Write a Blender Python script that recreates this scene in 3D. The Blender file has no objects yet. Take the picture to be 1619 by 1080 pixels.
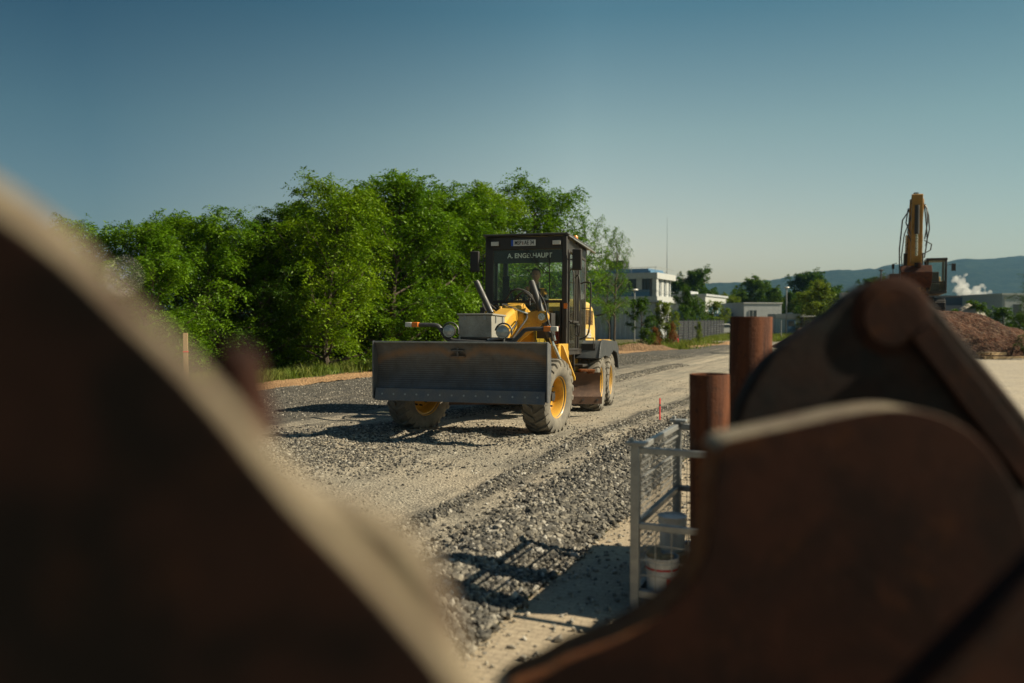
import bpy, bmesh, math, random
import numpy as np
from mathutils import Vector, Matrix, Euler

S = bpy.context.scene
C = S.collection
PI = math.pi
rad = math.radians

# ------------------------------------------------------------------ camera
FPX, HOR = 1240.0, 505.0          # focal length and horizon in pixels of the 1619x1080 photograph
CAMH = 2.0
PITCH = math.atan((540 - HOR) / FPX)
cd = bpy.data.cameras.new('camera'); cam = bpy.data.objects.new('camera', cd); C.objects.link(cam)
cam.location = (0, 0, CAMH); cam.rotation_euler = (PI/2 - PITCH, 0, 0)
cd.sensor_width = 36; cd.lens = 36 * FPX / 1619
cd.clip_start = 0.02; cd.clip_end = 20000
cd.dof.use_dof = True; cd.dof.focus_distance = 12.9; cd.dof.aperture_fstop = cd.lens / 27.0
S.camera = cam

# ------------------------------------------------------------------ sky, sun, exposure
SUN_EL, SUN_AZ = rad(39), rad(96)      # azimuth clockwise from +Y
w = bpy.data.worlds.new('World'); S.world = w; w.use_nodes = True
nt = w.node_tree; nt.nodes.clear()
wo = nt.nodes.new('ShaderNodeOutputWorld'); bg = nt.nodes.new('ShaderNodeBackground')
sky = nt.nodes.new('ShaderNodeTexSky'); sky.sky_type = 'NISHITA'; sky.sun_disc = False
sky.sun_elevation = SUN_EL; sky.sun_rotation = SUN_AZ
sky.air_density = 1.0; sky.dust_density = 2.2; sky.ozone_density = 1.6
tint = nt.nodes.new('ShaderNodeMix'); tint.data_type = 'RGBA'; tint.blend_type = 'MULTIPLY'; tint.inputs[0].default_value = 1.0
# haze-warmed horizon, teal higher up, darker to both sides, a lens vignette put into the sky
tc = nt.nodes.new('ShaderNodeTexCoord'); sp = nt.nodes.new('ShaderNodeSeparateXYZ'); nt.links.new(tc.outputs['Generated'], sp.inputs[0])
er = nt.nodes.new('ShaderNodeValToRGB'); nt.links.new(sp.outputs[2], er.inputs[0]); ee = er.color_ramp.elements
while len(ee) < 6: ee.new(.5)
for e_, (p_, c_) in zip(ee, [(0.0,(1.0,.78,.52)),(.077,(.97,.76,.56)),(.225,(.63,.63,.45)),(.36,(.25,.40,.34)),(.5,(.19,.29,.30)),(1.0,(.20,.26,.28))]): e_.position = p_; e_.color = (*c_, 1)
ar = nt.nodes.new('ShaderNodeValToRGB'); am = nt.nodes.new('ShaderNodeMath'); am.operation = 'MULTIPLY_ADD'; am.inputs[1].default_value = .5; am.inputs[2].default_value = .5
nt.links.new(sp.outputs[0], am.inputs[0]); nt.links.new(am.outputs[0], ar.inputs[0]); ae = ar.color_ramp.elements
ae.new(.5); ae.new(.5)
for e_, (p_, c_) in zip(ae, [(.10,(.24,.34,.42)),(.27,(.28,.40,.50)),(.54,(1,1,1)),(.80,(.46,.60,.66))]): e_.position = p_; e_.color = (*c_, 1)
tm = nt.nodes.new('ShaderNodeMix'); tm.data_type = 'RGBA'; tm.blend_type = 'MULTIPLY'; tm.inputs[0].default_value = 1.0
nt.links.new(er.outputs[0], tm.inputs[6]); nt.links.new(ar.outputs[0], tm.inputs[7]); nt.links.new(tm.outputs[2], tint.inputs[7])
nt.links.new(sky.outputs[0], tint.inputs[6]); nt.links.new(tint.outputs[2], bg.inputs[0])
bg.inputs[1].default_value = 0.125
nt.links.new(bg.outputs[0], wo.inputs[0])
sd = bpy.data.lights.new('sun', 'SUN'); sun = bpy.data.objects.new('sun', sd); C.objects.link(sun)
sd.energy = 4.6; sd.angle = rad(0.53); sd.color = (1.0, 0.87, 0.64)
SUNV = Vector((math.sin(SUN_AZ)*math.cos(SUN_EL), math.cos(SUN_AZ)*math.cos(SUN_EL), math.sin(SUN_EL)))
sun.rotation_euler = SUNV.to_track_quat('Z', 'Y').to_euler()
S.view_settings.view_transform = 'Standard'; S.view_settings.look = 'None'
S.view_settings.exposure = 0.8; S.view_settings.gamma = 1.0
S.render.engine = 'CYCLES'
S.cycles.use_denoising = True
S.cycles.max_bounces = 8; S.cycles.transparent_max_bounces = 24
S.cycles.volume_bounces = 1
S.cycles.sample_clamp_indirect = 6

# ------------------------------------------------------------------ helpers
_th = PITCH
CF = Vector((0, math.cos(_th), -math.sin(_th))); CU = Vector((0, math.sin(_th), math.cos(_th))); CR = Vector((1, 0, 0))
def W(px, py, Y):
    """world point seen at photograph pixel (px, py) at world distance Y"""
    r = CF + CR*((px - 809.5)/FPX) + CU*((540 - py)/FPX)
    return Vector((0, 0, CAMH)) + r*(Y/r.y)

def tag(o, label=None, cat=None, group=None, kind=None):
    if label: o['label'] = label
    if cat: o['category'] = cat
    if group: o['group'] = group
    if kind: o['kind'] = kind
    return o
def empty(name, loc=(0,0,0), rz=0.0, parent=None):
    o = bpy.data.objects.new(name, None); C.objects.link(o); o.location = loc; o.rotation_euler = (0,0,rz)
    o.empty_display_size = 0.2
    if parent: o.parent = parent
    return o
def copy_tree(o, parent=None):
    c = o.copy(); C.objects.link(c)
    if parent: c.parent = parent
    for ch in list(o.children): copy_tree(ch, c)
    return c

class MB:
    def __init__(s): s.v = []; s.f = []
    def add(s, vs, fs):
        n = len(s.v); s.v += [tuple(v) for v in vs]; s.f += [tuple(i + n for i in f) for f in fs]; return s
    def box(s, c, size, rot=None, taper=None):
        hx, hy, hz = size[0]/2, size[1]/2, size[2]/2
        vs = []
        for z in (-hz, hz):
            k = 1.0 if (taper is None or z < 0) else taper
            for x, y in ((-hx,-hy),(hx,-hy),(hx,hy),(-hx,hy)): vs.append(Vector((x*k, y*k, z)))
        if rot is not None:
            m = rot if isinstance(rot, Matrix) else Euler(rot).to_matrix()
            vs = [m @ v for v in vs]
        c = Vector(c); vs = [v + c for v in vs]
        return s.add(vs, [(0,3,2,1),(4,5,6,7),(0,1,5,4),(1,2,6,5),(2,3,7,6),(3,0,4,7)])
    def bx(s, x0, x1, y0, y1, z0, z1):
        return s.box(((x0+x1)/2,(y0+y1)/2,(z0+z1)/2), (abs(x1-x0),abs(y1-y0),abs(z1-z0)))
    def bar(s, p0, p1, wd, ht=None, up=(0,0,1)):
        p0, p1 = Vector(p0), Vector(p1); ht = ht or wd
        d = (p1-p0); L = d.length; d.normalize(); u = Vector(up)
        if abs(d.dot(u)) > 0.98: u = Vector((1,0,0))
        sd_ = d.cross(u).normalized(); u = sd_.cross(d)
        m = Matrix((d, sd_, u)).transposed()
        return s.box((p0+p1)/2, (L, wd, ht), m)
    def cyl(s, p0, p1, r0, r1=None, n=16, caps=True):
        return s.tube([p0, p1], [r0, r0 if r1 is None else r1], n, caps)
    def tube(s, pts, r, n=10, caps=True):
        pts = [Vector(p) for p in pts]; k = len(pts)
        rs = r if isinstance(r, (list, tuple)) else [r]*k
        d0 = (pts[1]-pts[0]).normalized()
        u = Vector((0,0,1)) if abs(d0.z) < 0.9 else Vector((1,0,0))
        a = d0.cross(u).normalized(); vs = []
        for i, p in enumerate(pts):
            d = (pts[min(i+1,k-1)] - pts[max(i-1,0)]).normalized()
            a = (a - d*a.dot(d)).normalized(); b = d.cross(a)
            for j in range(n):
                t = 2*PI*j/n; vs.append(p + (a*math.cos(t) + b*math.sin(t))*rs[i])
        fs = []
        for i in range(k-1):
            for j in range(n):
                j2 = (j+1) % n; fs.append((i*n+j, i*n+j2, (i+1)*n+j2, (i+1)*n+j))
        if caps: fs.append(tuple(range(n))[::-1]); fs.append(tuple((k-1)*n + j for j in range(n)))
        return s.add(vs, fs)
    def lathe(s, prof, c=(0,0,0), axis=(0,1,0), n=48, closed=False, a0=0, a1=2*PI):
        """prof: (radius, along axis)"""
        ax = Vector(axis).normalized(); u = Vector((0,0,1)) if abs(ax.z) < .9 else Vector((1,0,0))
        a = ax.cross(u).normalized(); b = ax.cross(a); c = Vector(c); k = len(prof)
        full = abs(a1-a0-2*PI) < 1e-6; m = n if full else n+1; vs = []
        for j in range(m):
            t = a0 + (a1-a0)*j/n
            for r, h in prof: vs.append(c + ax*h + (a*math.cos(t)+b*math.sin(t))*r)
        fs = []
        for j in range(n):
            j2 = (j+1) % m
            for i in range(k if closed else k-1):
                i2 = (i+1) % k; fs.append((j*k+i, j*k+i2, j2*k+i2, j2*k+i))
        return s.add(vs, fs)
    def prism(s, outline, p, ex, ey, thick):
        """2-D outline extruded from plane point p along ex x ey"""
        ex, ey, p = Vector(ex), Vector(ey), Vector(p); nz = ex.cross(ey).normalized()*thick
        n = len(outline); vs = [p + ex*a + ey*b for a, b in outline]; vs += [v + nz for v in vs]
        fs = [tuple(range(n))[::-1], tuple(range(n, 2*n))] + [(i, (i+1) % n, n+(i+1) % n, n+i) for i in range(n)]
        return s.add(vs, fs)
    def torus(s, c, R, r, axis=(0,0,1), n=24, m=8):
        prof = [(R + r*math.cos(2*PI*i/m), r*math.sin(2*PI*i/m)) for i in range(m)]
        return s.lathe(prof, c, axis, n, closed=True)
    def sphere(s, c, r, n=12, sq=(1,1,1)):
        vs = []; fs = []; c = Vector(c); m = n//2
        for i in range(m+1):
            for j in range(n):
                th, ph = PI*i/m, 2*PI*j/n
                vs.append(c + Vector((r*sq[0]*math.sin(th)*math.cos(ph), r*sq[1]*math.sin(th)*math.sin(ph), r*sq[2]*math.cos(th))))
        for i in range(m):
            for j in range(n): fs.append((i*n+j, (i+1)*n+j, (i+1)*n+(j+1)%n, i*n+(j+1)%n))
        return s.add(vs, fs)
    def build(s, name, mat, parent=None, bevel=0, smooth=35, fix=True, seg=2):
        me = bpy.data.meshes.new(name); me.from_pydata(s.v, [], s.f)
        if fix:
            bm = bmesh.new(); bm.from_mesh(me); bmesh.ops.remove_doubles(bm, verts=bm.verts, dist=1e-6)
            bmesh.ops.recalc_face_normals(bm, faces=bm.faces); bm.to_mesh(me); bm.free()
        me.update()
        if smooth:
            me.polygons.foreach_set('use_smooth', [True]*len(me.polygons)); me.set_sharp_from_angle(angle=rad(smooth))
        me.materials.append(mat)
        o = bpy.data.objects.new(name, me); C.objects.link(o)
        if parent: o.parent = parent
        if bevel:
            b = o.modifiers.new('b', 'BEVEL'); b.width = bevel; b.segments = seg; b.limit_method = 'ANGLE'; b.angle_limit = rad(40)
            b.harden_normals = False
        return o

def np_mesh(name, V, F, mat, parent=None, smooth=False):
    """V (n,3), F (m,k) numpy arrays"""
    me = bpy.data.meshes.new(name); V = np.asarray(V, np.float32); F = np.asarray(F, np.int32); k = F.shape[1]
    me.vertices.add(len(V)); me.vertices.foreach_set('co', V.ravel())
    me.loops.add(F.size); me.loops.foreach_set('vertex_index', F.ravel())
    me.polygons.add(len(F)); me.polygons.foreach_set('loop_start', np.arange(0, F.size, k, dtype=np.int32))
    me.polygons.foreach_set('loop_total', np.full(len(F), k, np.int32))
    me.polygons.foreach_set('use_smooth', np.full(len(F), smooth))
    me.update(calc_edges=True); me.validate()
    if mat: me.materials.append(mat)
    o = bpy.data.objects.new(name, me); C.objects.link(o)
    if parent: o.parent = parent
    return o

# ------------------------------------------------------------------ materials
def lnk(t, a, b): t.links.new(a, b)
def base_mat(name):
    m = bpy.data.materials.new(name); m.use_nodes = True; t = m.node_tree; t.nodes.clear()
    o = t.nodes.new('ShaderNodeOutputMaterial'); p = t.nodes.new('ShaderNodeBsdfPrincipled'); lnk(t, p.outputs[0], o.inputs[0])
    return m, t, p, o
def coords(t, kind='Object', scale=None):
    c = t.nodes.new('ShaderNodeTexCoord'); out = c.outputs[kind]
    if scale:
        mp = t.nodes.new('ShaderNodeMapping'); mp.inputs['Scale'].default_value = scale; lnk(t, out, mp.inputs[0]); out = mp.outputs[0]
    return out
def noise(t, vec, scale, detail=5, rough=.6, dist=0):
    n = t.nodes.new('ShaderNodeTexNoise'); n.inputs['Scale'].default_value = scale; n.inputs['Detail'].default_value = detail
    n.inputs['Roughness'].default_value = rough; n.inputs['Distortion'].default_value = dist
    lnk(t, vec, n.inputs['Vector']); return n.outputs['Fac']
def vor(t, vec, scale, feat='F1', out='Distance'):
    n = t.nodes.new('ShaderNodeTexVoronoi'); n.feature = feat; n.inputs['Scale'].default_value = scale; lnk(t, vec, n.inputs['Vector']); return n.outputs[out]
def ramp(t, fac, stops):
    r = t.nodes.new('ShaderNodeValToRGB'); e = r.color_ramp.elements
    while len(e) < len(stops): e.new(0.5)
    for i, (p, c) in enumerate(stops):
        e[i].position = p; e[i].color = (c, c, c, 1) if isinstance(c, (int, float)) else (*c, 1)
    lnk(t, fac, r.inputs[0]); return r.outputs[0]
def mixc(t, fac, a, b, mode='MIX'):
    m = t.nodes.new('ShaderNodeMix'); m.data_type = 'RGBA'; m.blend_type = mode
    for s, i in ((fac, 0), (a, 6), (b, 7)):
        if isinstance(s, (int, float)): m.inputs[i].default_value = s if i == 0 else (s, s, s, 1)
        elif isinstance(s, tuple): m.inputs[i].default_value = (*s, 1)
        else: lnk(t, s, m.inputs[i])
    return m.outputs[2]
def math_(t, op, a, b=0.0):
    m = t.nodes.new('ShaderNodeMath'); m.operation = op
    for s, i in ((a, 0), (b, 1)):
        if isinstance(s, (int, float)): m.inputs[i].default_value = s
        else: lnk(t, s, m.inputs[i])
    return m.outputs[0]
def bump(t, p, h, strength=.5, dist=.02):
    b = t.nodes.new('ShaderNodeBump'); b.inputs['Strength'].default_value = strength; b.inputs['Distance'].default_value = dist
    lnk(t, h, b.inputs['Height']); lnk(t, b.outputs[0], p.inputs['Normal'])

def paint(name, col, col2=None, rough=.5, metal=0.0, scale=6.0, amt=.5, bmp=0.0, bscale=40, spec=.5, pos=.5, width=.18, coords_scale=None):
    """coloured surface with worn, dirty patches of a second colour"""
    m, t, p, o = base_mat(name); v = coords(t, 'Object', coords_scale)
    n = noise(t, v, scale, 7, .65)
    col2 = col2 or tuple(c*.6 for c in col)
    f = math_(t, 'MULTIPLY', ramp(t, n, [(pos-width, 0.0), (pos+width, 1.0)]), amt)
    fine = noise(t, v, scale*9, 4, .7)
    c1 = mixc(t, f, col, col2); c = mixc(t, .35, c1, ramp(t, fine, [(.3, .55), (.7, 1.25)]), 'MULTIPLY')
    lnk(t, c, p.inputs['Base Color'])
    lnk(t, ramp(t, n, [(.3, max(.05, rough-.12)), (.7, min(1, rough+.2))]), p.inputs['Roughness'])
    p.inputs['Metallic'].default_value = metal; p.inputs['Specular IOR Level'].default_value = spec
    if bmp: bump(t, p, noise(t, v, bscale, 6, .7), bmp, .01)
    return m

M = {}
M['yellow'] = paint('machine_yellow', (.60,.34,.035), (.34,.20,.06), .42, 0, 4, .45, .12, 30)
M['hood_yellow'] = paint('sunlit_hood_yellow', (.66,.44,.12), (.50,.32,.09), .4, 0, 3, .4, .08, 30)  # strong sunlight on the hood put into a paler yellow
M['rim_yellow'] = paint('rim_yellow', (.64,.34,.025), (.25,.15,.06), .4, 0, 7, .45, .1, 30)
M['cab_black'] = paint('cab_black', (.022,.019,.017), (.05,.042,.033), .45, 0, 5, .6)
M['ochre'] = paint('backlit_ochre_paint', (.34,.175,.022), (.14,.075,.02), .5, 0, 3, .6, .1, 20)  # machine yellow darkened: the backlit shade is in the colour
M['dark_rubber'] = paint('dark_rubber', (.02,.02,.02), (.05,.045,.04), .7, 0, 8, .5)
M['tyre'] = paint('dusty_tyre', (.095,.086,.072), (.27,.24,.19), .9, 0, 4, .75, .5, 35)
M['steel'] = paint('galvanised_steel', (.34,.35,.35), (.22,.23,.22), .42, .55, 12, .6, .1, 60)
M['polished'] = paint('polished_steel_ball', (.85,.82,.72), (.8,.76,.66), .32, 1.0, 8, .2)
M['chrome'] = paint('cylinder_rod', (.55,.55,.52), (.3,.3,.28), .25, .9, 8, .4)
M['grey_cyl'] = paint('dark_grey_paint', (.045,.048,.052), (.09,.085,.075), .45, 0, 7, .6)
M['box_alu'] = paint('weathered_aluminium_box', (.36,.35,.31), (.24,.22,.18), .5, .25, 5, .8, .15, 30)
M['fender'] = paint('grey_fender', (.030,.036,.042), (.065,.063,.058), .5, 0, 5, .6)
M['white_lamp'] = paint('clear_lamp', (.62,.60,.54), (.4,.4,.36), .2, 0, 12, .4)
M['orange_lamp'] = paint('orange_lamp', (.80,.22,.02), (.5,.12,.01), .22, 0, 12, .4)
M['red'] = paint('red_paint', (.55,.025,.03), (.35,.03,.03), .5, 0, 8, .5)
M['orange_stake'] = paint('fluorescent_stake', (.85,.05,.06), (.5,.05,.04), .6, 0, 20, .5)
M['seat'] = paint('black_seat_fabric', (.018,.018,.02), (.03,.03,.03), .9, 0, 20, .5)
M['skin'] = paint('skin', (.45,.24,.16), (.35,.17,.12), .55, 0, 15, .3)
M['hair'] = paint('grey_hair', (.12,.10,.085), (.07,.06,.05), .8, 0, 60, .6)
M['shirt'] = paint('dark_work_shirt', (.03,.035,.045), (.02,.02,.03), .9, 0, 10, .5)
M['hivis'] = paint('ochre_work_jacket', (.70,.33,.03), (.5,.22,.02), .8, 0, 10, .5)
M['wood'] = paint('raw_wood', (.42,.29,.15), (.28,.18,.09), .75, 0, 5, .5, .2, 60, coords_scale=(8,8,1))
M['letter'] = paint('pale_lettering', (.62,.72,.60), (.52,.62,.50), .6, 0, 20, .3)
M['plate_white'] = paint('plate_white', (.62,.63,.60), (.5,.5,.47), .45, 0, 20, .3)
M['plate_blue'] = paint('plate_blue', (.02,.09,.45), (.02,.07,.3), .45, 0, 20, .3)
M['plate_black'] = paint('plate_ink', (.012,.012,.014), (.02,.02,.02), .5, 0, 20, .3)
M['banner'] = paint('windscreen_banner', (.035,.035,.03), (.06,.055,.045), .6, 0, 5, .6)
M['plastic_white'] = paint('white_plastic', (.66,.66,.64), (.45,.43,.38), .4, 0, 9, .6)
M['plastic_green'] = paint('green_plastic', (.03,.16,.07), (.02,.1,.05), .4, 0, 9, .5)
M['bark'] = paint('bark', (.085,.062,.042), (.04,.03,.022), .9, 0, 6, .8, .8, 30, coords_scale=(4,4,1))

def rusty(name, c1, c2, c3, rough=.7, metal=.3, sc=3.0, spec=.4, bm=.35):
    m, t, p, o = base_mat(name); v = coords(t)
    a = noise(t, v, sc, 8, .68, .4); b = noise(t, v, sc*4.3, 6, .7)
    c = mixc(t, ramp(t, a, [(.36, 0.0), (.62, 1.0)]), c1, c2)
    c = mixc(t, ramp(t, b, [(.52, 0.0), (.72, .85)]), c, c3)
    lnk(t, c, p.inputs['Base Color']); lnk(t, ramp(t, b, [(.3, rough-.15), (.7, min(1, rough+.15))]), p.inputs['Roughness'])
    p.inputs['Metallic'].default_value = metal; p.inputs['Specular IOR Level'].default_value = spec
    bump(t, p, noise(t, v, sc*14, 7, .7), bm, .01); return m
def plate_mat(name, base, dark, rust, sc, k=1.0):
    '''thick plate steel: broad dark patches, orange rust blooms, fine scratches'''
    m, t, p, o = base_mat(name); v = coords(t)
    a = noise(t, v, sc, 4, .55, .6); b = noise(t, v, sc*2.2, 6, .7, .3); s = noise(t, coords(t, 'Object', (40, 1, 6)), 2.0, 4, .7)
    c = mixc(t, ramp(t, a, [(.40, 0.0), (.58, 1.0)]), base, dark); c = mixc(t, ramp(t, b, [(.55, 0.0), (.70, k)]), c, rust)
    c = mixc(t, ramp(t, s, [(.60, 0.0), (.70, .35)]), c, tuple(q*2.2 for q in base))
    lnk(t, c, p.inputs['Base Color']); p.inputs['Roughness'].default_value = .85; p.inputs['Specular IOR Level'].default_value = .12
    bump(t, p, noise(t, v, 50, 7, .7), .3, .01); return m
M['bucket_brown'] = plate_mat('worn_brown_bucket_steel', (.036,.014,.009), (.018,.009,.007), (.066,.024,.009), 5.0, .7)
M['bucket_black'] = plate_mat('near_black_bucket_steel', (.020,.009,.0065), (.006,.0045,.004), (.036,.014,.007), 9.0, .6)  # darker version of the brown bucket steel
M['bucket_dark'] = rusty('dark_bucket_steel', (.013,.0145,.0145), (.026,.013,.009), (.009,.010,.0105), .75, 0, 5, .15)
M['bucket_edge'] = rusty('sunlit_worn_edge', (.225,.185,.12), (.11,.072,.045), (.30,.255,.17), .6, 0, 9)  # worn, dusty edge steel, its colour paled so rims look sunlit
M['bucket_rust'] = rusty('orange_rust', (.22,.080,.025), (.09,.030,.012), (.30,.17,.09), .9, 0, 14, .15)
def streak_rust():
    m, t, p, o = base_mat('rust_streaked_tube'); v = coords(t); st = noise(t, coords(t, 'Object', (9, 9, .5)), 1.6, 6, .65); a = noise(t, v, 5, 7, .7)
    c = mixc(t, ramp(t, st, [(.40, 0.0), (.58, 1.0)]), (.040,.014,.008), (.115,.038,.015)); c = mixc(t, ramp(t, a, [(.55, 0.0), (.72, .8)]), c, (.17,.085,.05))
    c = mixc(t, ramp(t, noise(t, v, 14, 6, .7), [(.60, 0.0), (.68, .7)]), c, (.022,.012,.009))
    lnk(t, c, p.inputs['Base Color']); p.inputs['Roughness'].default_value = .8; p.inputs['Specular IOR Level'].default_value = .2
    bump(t, p, math_(t, 'ADD', st, noise(t, v, 40, 7, .7)), .6, .015); return m
M['tube_streak'] = streak_rust()
M['tube_rust'] = rusty('rusty_tube', (.085,.028,.012), (.035,.013,.008), (.14,.055,.025), .8, 0, 6, .25)

# dozer blade: dark scratched steel, rust arc and faint horizontal wear
def blade_mat():
    m, t, p, o = base_mat('scraped_blade_steel'); v = coords(t)
    sep = t.nodes.new('ShaderNodeSeparateXYZ'); lnk(t, v, sep.inputs[0]); Y_, Z_ = sep.outputs[1], sep.outputs[2]
    n = noise(t, v, 3.2, 8, .7, .3); st = noise(t, coords(t, 'Object', (1, .7, 34)), 1.6, 5, .7)
    vs_ = noise(t, coords(t, 'Object', (9, 26, .9)), 1.5, 5, .7)
    c = mixc(t, ramp(t, n, [(.35, 0.0), (.65, 1.0)]), (.135,.14,.152), (.068,.062,.060))
    c = mixc(t, math_(t, 'MULTIPLY', ramp(t, st, [(.45, 0.0), (.62, 1.0)]), .40), c, (.15,.15,.15))
    c = mixc(t, math_(t, 'MULTIPLY', ramp(t, vs_, [(.5, 0.0), (.7, 1.0)]), .6), c, (.14,.11,.08))
    wv = math_(t, 'MULTIPLY', math_(t, 'ADD', math_(t, 'SINE', math_(t, 'ADD', math_(t, 'MULTIPLY', Z_, 190.0), math_(t, 'MULTIPLY', n, 3.0))), 1.0), .5)
    zb = ramp(t, math_(t, 'MULTIPLY', Z_, .5), [(.40, 0.0), (.46, 1.0), (.60, 1.0), (.68, 0.0)])
    c = mixc(t, math_(t, 'MULTIPLY', math_(t, 'MULTIPLY', wv, zb), .62), c, (.030,.028,.028))
    # rust near the top rim: an arc that drops towards the two ends and at the lug
    yy = math_(t, 'ABSOLUTE', Y_); e = math_(t, 'MULTIPLY', math_(t, 'POWER', yy, 3.0), .07)
    lug = math_(t, 'MULTIPLY', math_(t, 'MAXIMUM', math_(t, 'SUBTRACT', .34, yy), 0.0), .42)
    d = math_(t, 'ABSOLUTE', math_(t, 'SUBTRACT', math_(t, 'ADD', math_(t, 'ADD', Z_, e), lug), 1.42))
    d = math_(t, 'ADD', d, math_(t, 'MULTIPLY', math_(t, 'SUBTRACT', noise(t, v, 7, 6, .75), .5), .16))
    f = math_(t, 'MULTIPLY', ramp(t, d, [(.0, 1.0), (.09, 0.0)]), .75)
    c = mixc(t, f, c, (.23,.135,.075))
    lnk(t, c, p.inputs['Base Color']); p.inputs['Metallic'].default_value = .35
    lnk(t, ramp(t, st, [(.3, .42), (.7, .62)]), p.inputs['Roughness'])
    bump(t, p, math_(t, 'ADD', st, n), .25, .006); return m
M['blade'] = blade_mat()
M['cutting'] = paint('blue_grey_cutting_edge', (.105,.118,.14), (.21,.19,.16), .45, .5, 5, .6, .15, 40)
M['mold'] = rusty('brown_moldboard_steel', (.11,.062,.040), (.075,.045,.032), (.15,.095,.06), .5, .45, 3)

def glass_mat(name, tint_=(.90,.95,.90), gl=.10, rough=.02, dirt=.03):
    m, t, p, o = base_mat(name); t.nodes.remove(p)
    tr = t.nodes.new('ShaderNodeBsdfTransparent'); tr.inputs[0].default_value = (*tint_, 1)
    g = t.nodes.new('ShaderNodeBsdfGlossy'); g.inputs['Roughness'].default_value = rough
    fr = t.nodes.new('ShaderNodeFresnel'); fr.inputs[0].default_value = 1.5
    mx = t.nodes.new('ShaderNodeMixShader'); lnk(t, math_(t, 'MULTIPLY', fr.outputs[0], .55), mx.inputs[0])
    lnk(t, tr.outputs[0], mx.inputs[1]); lnk(t, g.outputs[0], mx.inputs[2])
    d = t.nodes.new('ShaderNodeBsdfDiffuse'); d.inputs[0].default_value = (.42,.38,.30,1)
    m2 = t.nodes.new('ShaderNodeMixShader'); lnk(t, math_(t, 'MULTIPLY', noise(t, coords(t), 6, 5, .7), dirt*2), m2.inputs[0])
    lnk(t, mx.outputs[0], m2.inputs[1]); lnk(t, d.outputs[0], m2.inputs[2]); lnk(t, m2.outputs[0], o.inputs[0]); return m
M['glass'] = glass_mat('cab_glass')
M['window'] = paint('window_pane', (.03,.045,.055), (.05,.07,.08), .08, 0, 2, .4)

def leaf_mat(name, c1, c2, c3=None, trans=.32, sc=.9):
    m, t, p, o = base_mat(name); t.nodes.remove(p); v = coords(t)
    gi = t.nodes.new('ShaderNodeNewGeometry')
    n = noise(t, v, sc, 3, .6); r = gi.outputs['Random Per Island']
    c = mixc(t, ramp(t, n, [(.35, 0.0), (.65, 1.0)]), c1, c2)
    c = mixc(t, .55, c, ramp(t, r, [(0.0, .55), (1.0, 1.4)]), 'MULTIPLY')
    if c3: c = mixc(t, ramp(t, noise(t, v, sc*2.3, 4, .7), [(.66, 0.0), (.76, .8)]), c, c3)
    d = t.nodes.new('ShaderNodeBsdfDiffuse'); tr = t.nodes.new('ShaderNodeBsdfTranslucent'); g = t.nodes.new('ShaderNodeBsdfGlossy')
    lnk(t, c, d.inputs[0]); lnk(t, mixc(t, 1.0, c, (1.15,1.25,.45), 'MULTIPLY'), tr.inputs[0]); g.inputs['Roughness'].default_value = .5; g.inputs[0].default_value = (.8,.85,.7,1)
    a = t.nodes.new('ShaderNodeMixShader'); a.inputs[0].default_value = trans; lnk(t, d.outputs[0], a.inputs[1]); lnk(t, tr.outputs[0], a.inputs[2])
    b = t.nodes.new('ShaderNodeMixShader'); b.inputs[0].default_value = .018; lnk(t, a.outputs[0], b.inputs[1]); lnk(t, g.outputs[0], b.inputs[2])
    lnk(t, b.outputs[0], o.inputs[0]); return m
M['leaf_locust'] = leaf_mat('locust_leaf', (.125,.225,.004), (.055,.130,.004), (.26,.16,.006))
M['leaf_bright'] = leaf_mat('bright_locust_leaf', (.17,.26,.004), (.08,.16,.004), (.30,.18,.006))
M['leaf_dark'] = leaf_mat('dark_leaf', (.055,.115,.006), (.030,.070,.006))
M['leaf_mid'] = leaf_mat('mid_leaf', (.085,.15,.010), (.050,.10,.008))
M['leaf_yellow'] = leaf_mat('yellow_green_leaf', (.17,.21,.025), (.10,.15,.02))
M['leaf_red'] = leaf_mat('red_leaf', (.26,.06,.03), (.14,.12,.03))
M['grass'] = leaf_mat('grass_blade', (.13,.19,.03), (.17,.17,.045), (.24,.20,.08), .3)
# ================================================================== SETTING
RD = np.array([.4, .9165]); RN = np.array([.9165, -.4])      # road direction, its right-hand normal
def sl(x, y): return x*RD[0] + y*RD[1], x*RN[0] + y*RN[1]
def xy(s, l): return s*RD[0] + l*RN[0], s*RD[1] + l*RN[1]
rng = np.random.default_rng(7)
_ph = rng.uniform(0, 6.28, (40, 2)); 
def fbm(x, y, f0, octaves=4, seed=0):
    """smooth pseudo-noise from sums of sines, -1..1"""
    r = np.random.default_rng(100 + seed); out = 0; amp = 1.0; tot = 0; f = f0
    for o in range(octaves):
        for k in range(3):
            a = r.uniform(0, 6.28); p = r.uniform(0, 6.28); ff = f*r.uniform(.7, 1.3)
            out = out + amp*np.sin((x*np.cos(a) + y*np.sin(a))*ff + p + 1.3*np.sin((x*np.sin(a) - y*np.cos(a))*ff*.7 + p*2))
        tot += amp*3; amp *= .55; f *= 2.05
    return out/tot*1.6
def sst(a, b, x): t = np.clip((x-a)/(b-a), 0, 1); return t*t*(3-2*t)
def shift(s): return np.where(s > 20, .175*(np.sqrt((s-20)**2 + 16) - 4), 0.0)
def base_z(x, y):
    x = np.asarray(x, float); y = np.asarray(y, float)
    z = .085*sst(7, 12.2, y) - .0285*np.clip(y-13.1, 0, 6.2)*1.0 + .092*sst(21, 34, y)
    return z
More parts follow.
